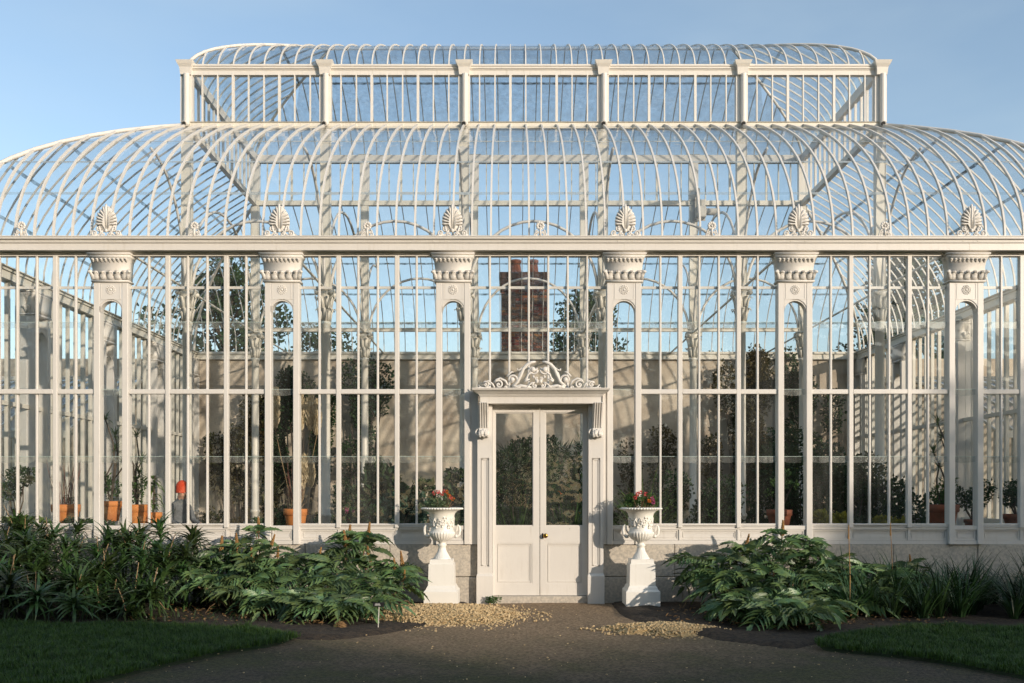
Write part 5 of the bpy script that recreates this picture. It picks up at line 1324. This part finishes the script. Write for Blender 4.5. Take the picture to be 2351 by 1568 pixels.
J = [(0, 0, .92, .145, .115), (0, .01, 1.08, .14, .11), (0, .0, 1.22, .145, .11), (0, -.04, 1.33, .095, .08), (0, -.07, 1.405, .052), (0, -.10, 1.47, .072, .085), (0, -.105, 1.56, .078, .095),
     (.155, -.03, 1.27, .062), (.20, -.10, 1.05, .050), (.18, -.32, 1.0, .036), (.15, -.41, .99, .030, .02),
     (-.155, -.03, 1.27, .062), (-.20, -.10, 1.05, .050), (-.18, -.32, 1.0, .036), (-.15, -.41, .99, .030, .02),
     (.09, 0, .86, .095), (.10, -.02, .48, .062), (.10, .02, .09, .042), (.11, -.12, .04, .038),
     (-.09, 0, .86, .095), (-.10, .02, .48, .062), (-.10, .06, .09, .042), (-.11, -.08, .04, .038), (0, -.20, 1.50, .016), (0, -.215, 1.485, .011)]
E = [(0,1),(1,2),(2,3),(3,4),(4,5),(5,6),(3,7),(7,8),(8,9),(9,10),(3,11),(11,12),(12,13),(13,14),(0,15),(15,16),(16,17),(17,18),(0,19),(19,20),(20,21),(21,22),(5,23),(23,24)]
for hi, s_ in ((10, 1), (14, -1)):
    for k in range(5):
        bx_, by_, bz_ = J[hi][:3]; o1 = len(J)
        if k == 0: pts = [(bx_ - s_*.035, by_ - .01, bz_ - .005), (bx_ - s_*.05, by_ - .045, bz_ - .02)]
        else: q = (k - 2.5)*.017; pts = [(bx_ + q, by_ - .05 - (.006 if k in (2, 3) else 0), bz_ - .008), (bx_ + q, by_ - .085 - (.008 if k in (2, 3) else 0), bz_ - .035)]
        J += [(*pts[0], .0095), (*pts[1], .008)]; E += [(hi, o1), (o1, o1 + 1)]
try:
    bm_ = skin_body('body', J, E, 0)
    for nm in ('jacket', 'trouser', 'skin'): bm_.materials.append(M[nm])
    for p in bm_.polygons:
        c_ = p.center; p.use_smooth = True
        p.material_index = 2 if (c_.z > 1.405 or (c_.y < -.355 and .9 < c_.z < 1.1)) else (0 if c_.z > .86 else 1)
    body = put('body', bm_, PER, world=False)
except Exception as ex:
    print('skin failed', ex); body = None
b = MB(); b.lathe([(.093, 1.535), (.100, 1.545), (.100, 1.585), (.095, 1.595), (.097, 1.64), (.085, 1.69), (.055, 1.725), (.02, 1.745), (.0, 1.745)], 20, 0, -.10, lambda i, a: 1 + (.02*math.sin(a*20) if i > 2 else 0)); put('knitted_hat', b.mesh('knitted_hat', 'hat', True), PER, (0, 0, -.035), world=False)
b = MB()
for s_ in (-1, 1): b.ball((s_*.03, -.187, 1.53), .011, .008, .009, 6, 4)
b.ball((0, -.187, 1.455), .02, .008, .006, 6, 4); put('face_features', b.mesh('face_features', 'bark'), PER, world=False)

# ------------------------------------------------------------------ trees
def branchy(b, r, p, d, L_, rad, lvl, maxl, tips, spread=.55, kids=(3, 4), shrink=.68, up=.12):
    n = 4 if lvl < 2 else 3; pts = [p.copy()]; q = p.copy(); dd = d.copy()
    for i in range(n):
        dd = (dd + rdir(r)*.16 + Vector((0, 0, up*.5))).normalized(); q = q + dd*L_/n; pts.append(q.copy())
    e = rad*(.55 if lvl else .62); b.tube(pts, [rad + (e - rad)*i/n for i in range(n + 1)], 7 if lvl == 0 else (5 if lvl < 3 else 3), caps=False)
    if lvl >= maxl: tips.append(q); return
    for k in range(r.randint(*kids) + (2 if lvl == 0 else 0)):
        t = r.uniform(.45, 1) if k else 1.0; i = min(n - 1, int(t*n)); pp = pts[i].lerp(pts[i+1], t*n - i) if t < 1 else pts[-1]
        nd = (dd + rdir(r)*spread*(1.3 if k else .6) + Vector((0, 0, up))).normalized(); branchy(b, r, pp, nd, L_*shrink*r.uniform(.8, 1.15), e*r.uniform(.6, .85), lvl + 1, maxl, tips, spread, kids, shrink, up)
def bare_mesh(seed, h, maxl=5):
    r = random.Random(seed); b = MB(); tips = []; branchy(b, r, Vector((0, 0, -.1)), Vector((0, 0, 1)), h*.30, h*.028, 0, maxl, tips, .75, (3, 4), .70, .10); return b.mesh('trunk', 'bark')
BARE = [bare_mesh(k, 10, 5) for k in (1, 2, 3)]
twig_mesh = []
def bare_tree(label, x, y, s, k, group=None):
    T = thing('bare_tree', label, 'tree', (x, y, 0), k*1.7, group, s); put('trunk', BARE[k % 3], T, world=False)
def ever_mesh(seed, h, rad, n, ls, form='round'):
    r = random.Random(seed); t = MB(); b = MB(); t.tube([(0, 0, -.1), (0, 0, h*.5), (.1, 0, h*.92)], [h*.028, h*.02, h*.006], 8)
    nc = 46
    for k in range(nc):
        q = (k + r.random())/nc; z = h*(.14 + .84*q)
        rr_ = rad*(1 - q)**.75*(.55 + .45*r.random()) + .1 if form == 'cone' else rad*math.sin(math.pi*(.12 + .83*q))**.8*(.35 + .65*r.random())
        a = k*2.4; c_ = Vector((rr_*math.cos(a), rr_*math.sin(a), z)); t.tube([(0, 0, z*.85), c_*.5 + Vector((0, 0, z*.45)), c_], [.05, .035, .015], 5); cs = rad*r.uniform(.22, .36); cloud(b, r, c_, (cs, cs, cs*.65), n//nc, ls, .38, .2)
    return t.mesh('trunk', 'bark'), b.mesh('crown', 'fol_ever')
EV = [ever_mesh(1, 8, 2.6, 9000, .17), ever_mesh(2, 9, 2.8, 9000, .17, 'cone'), ever_mesh(5, 7, 2.4, 7000, .15)]
def ever_tree(label, x, y, s, k, group=None, rz=0):
    T = thing('evergreen_tree', label, 'tree', (x, y, 0), rz, group, s); put('trunk', EV[k][0], T, world=False); put('crown', EV[k][1], T, world=False)
# behind the glasshouse
ever_tree('dark evergreen tree behind the back wall to the left of the chimney', -11.8, 24, 1.35, 0)
ever_tree('dark evergreen behind the back roof near the pampas pot', -8.3, 27, 1.25, 2, None, 2)
ever_tree('pine-like evergreen close to the right of the brick chimney', 2.9, 23, 1.05, 1)
ever_tree('low evergreen crown just left of the brick chimney', -1.6, 24, .98, 2, None, 1)
ever_tree('dark evergreen beyond the right end of the glasshouse', 17, 26, 1.35, 1, None, 3)
ever_tree('low evergreen behind the back wall right of the door', 9.5, 28, .95, 0, None, 3)
bare_tree('bare branching tree beyond the left end of the roof', -17, 22, .95, 0)
bare_tree('leafless tree behind the left low wing', -13.5, 17.5, .85, 1)
bare_tree('bare tree behind the right low wing', 17.5, 18, .82, 2)
# across the lawn, facing the front (mirrored in the panes)
for k, (x, y, s) in enumerate(((-17, -25, 1.0), (-9, -28, 1.2), (-2, -26, 1.0), (6, -29, 1.25), (12, -27, 1.05))):
    bare_tree('tall bare tree across the lawn facing the glasshouse front', x, y, s, k, 'bare trees across the lawn')
# unseen hedges added to shade the foreground, and evergreens that shade the right end
d2 = Vector((sd.x, sd.y, 0)).normalized(); pr = Vector((-d2.y, d2.x, 0))
def back(x, y, L_): return Vector((x, y, 0)) + d2*L_
def hedge(label, pa, pb, L_, ext, seed, hh=None):
    # a hedge whose top throws its shadow edge along pa-pb on the ground, L_ metres away
    r = random.Random(seed); pa, pb = Vector((*pa, 0)), Vector((*pb, 0)); hd = (pb - pa).normalized(); h0 = pa + d2*L_ - hd*ext[0]
    HL, HH, HWD = (pb - pa).length + ext[0] + ext[1], hh or L_*math.tan(R(SUN_EL)), 1.3
    T = thing('blocker_hedge', label, 'hedge', h0); T.rotation_euler = (0, 0, math.atan2(hd.y, hd.x))
    b = MB(); b.bx(.25, HL, -HWD/2 + .12, HWD/2 - .12, -.05, HH - .15); put('opaque_core', b.mesh('opaque_core', 'fol_ever'), T, world=False)
    b = MB()
    for k in range(int(800*HL)):
        x = r.uniform(0, HL); u = r.random(); top = HH + .35*noise.noise((x*.9, seed, 0))
        p = Vector((x, r.choice((-1, 1))*HWD/2 + r.uniform(-.08, .08), r.uniform(0, HH))) if u < .55 else (Vector((x, r.uniform(-HWD/2, HWD/2), r.uniform(HH - .35, top))) if u < .92 else Vector((r.uniform(-.08, .12), r.uniform(-HWD/2, HWD/2), r.uniform(0, HH))))
        leaf_pts(b, p, rdir(r, .3), rdir(r), r.uniform(.10, .22), .055)
    put('foliage', b.mesh('foliage', 'fol_ever'), T, world=False)
hedge('unseen slanting evergreen hedge added to shade the left foreground', (0, -5.3), (-15, 4.05), 40.0, (2, 4), 2)
hedge('unseen far evergreen hedge added to block horizon glow in the panes', (6, -54), (74, -30), 0, (0, 0), 6, 6.0)  # added only to block low sky glow mirrored in the panes
hedge('unseen short evergreen hedge added to shade the right of the path', (-.3, -5.7), (2.6, -2.75), 44.0, (.5, .5), 3)  # added shade caster for the lower right of the path
hedge('unseen tall evergreen hedge added to shade the right lawn', (2.6, -2.75), (10, -2.2), 44.0, (.3, 3), 4)  # added shade caster for the right lawn
for k, (x, y, L_, s, kk) in enumerate(((6.0, 0, 34, 1.17, 0), (8.6, 0, 31, 1.5, 2), (11.0, 0, 34, 1.65, 0))):
    p = back(x, y, L_); ever_tree('evergreen tree on the far side of the path, right of the glasshouse', p.x, p.y, s, kk, 'evergreens across the path', k)
# unseen tall evergreens added behind the bare trees to cut sky light
for k, x in enumerate((-40, -33, -27, -20, -14, -8, -1, 5, 11)):
    ever_tree('unseen tall evergreen added to block sky light from behind', x, -33 - 3*(k % 2) - (x + 14)**2*-.004, 1.75 + .2*(k % 3), (0, 1, 2)[k % 3], 'unseen evergreens added to block sky light', k)
for k, x in enumerate((16, 22, 28, 34, 40, 46, 52)):  # unseen row added to keep horizon glow out of the pane reflections
    ever_tree('unseen low evergreen added to block horizon glow in the panes', x, -44 + .35*x, .85 + .08*(k % 2), (0, 2)[k % 2], 'unseen low evergreens added to block horizon glow', k)
for k, (x, y, sc_) in enumerate(((-8, -17.5, 2.1),)):  # added out of view to cut sky light on the left ground
    ever_tree('unseen great evergreen added to cut sky light on the left foreground', x, y, sc_, 0)
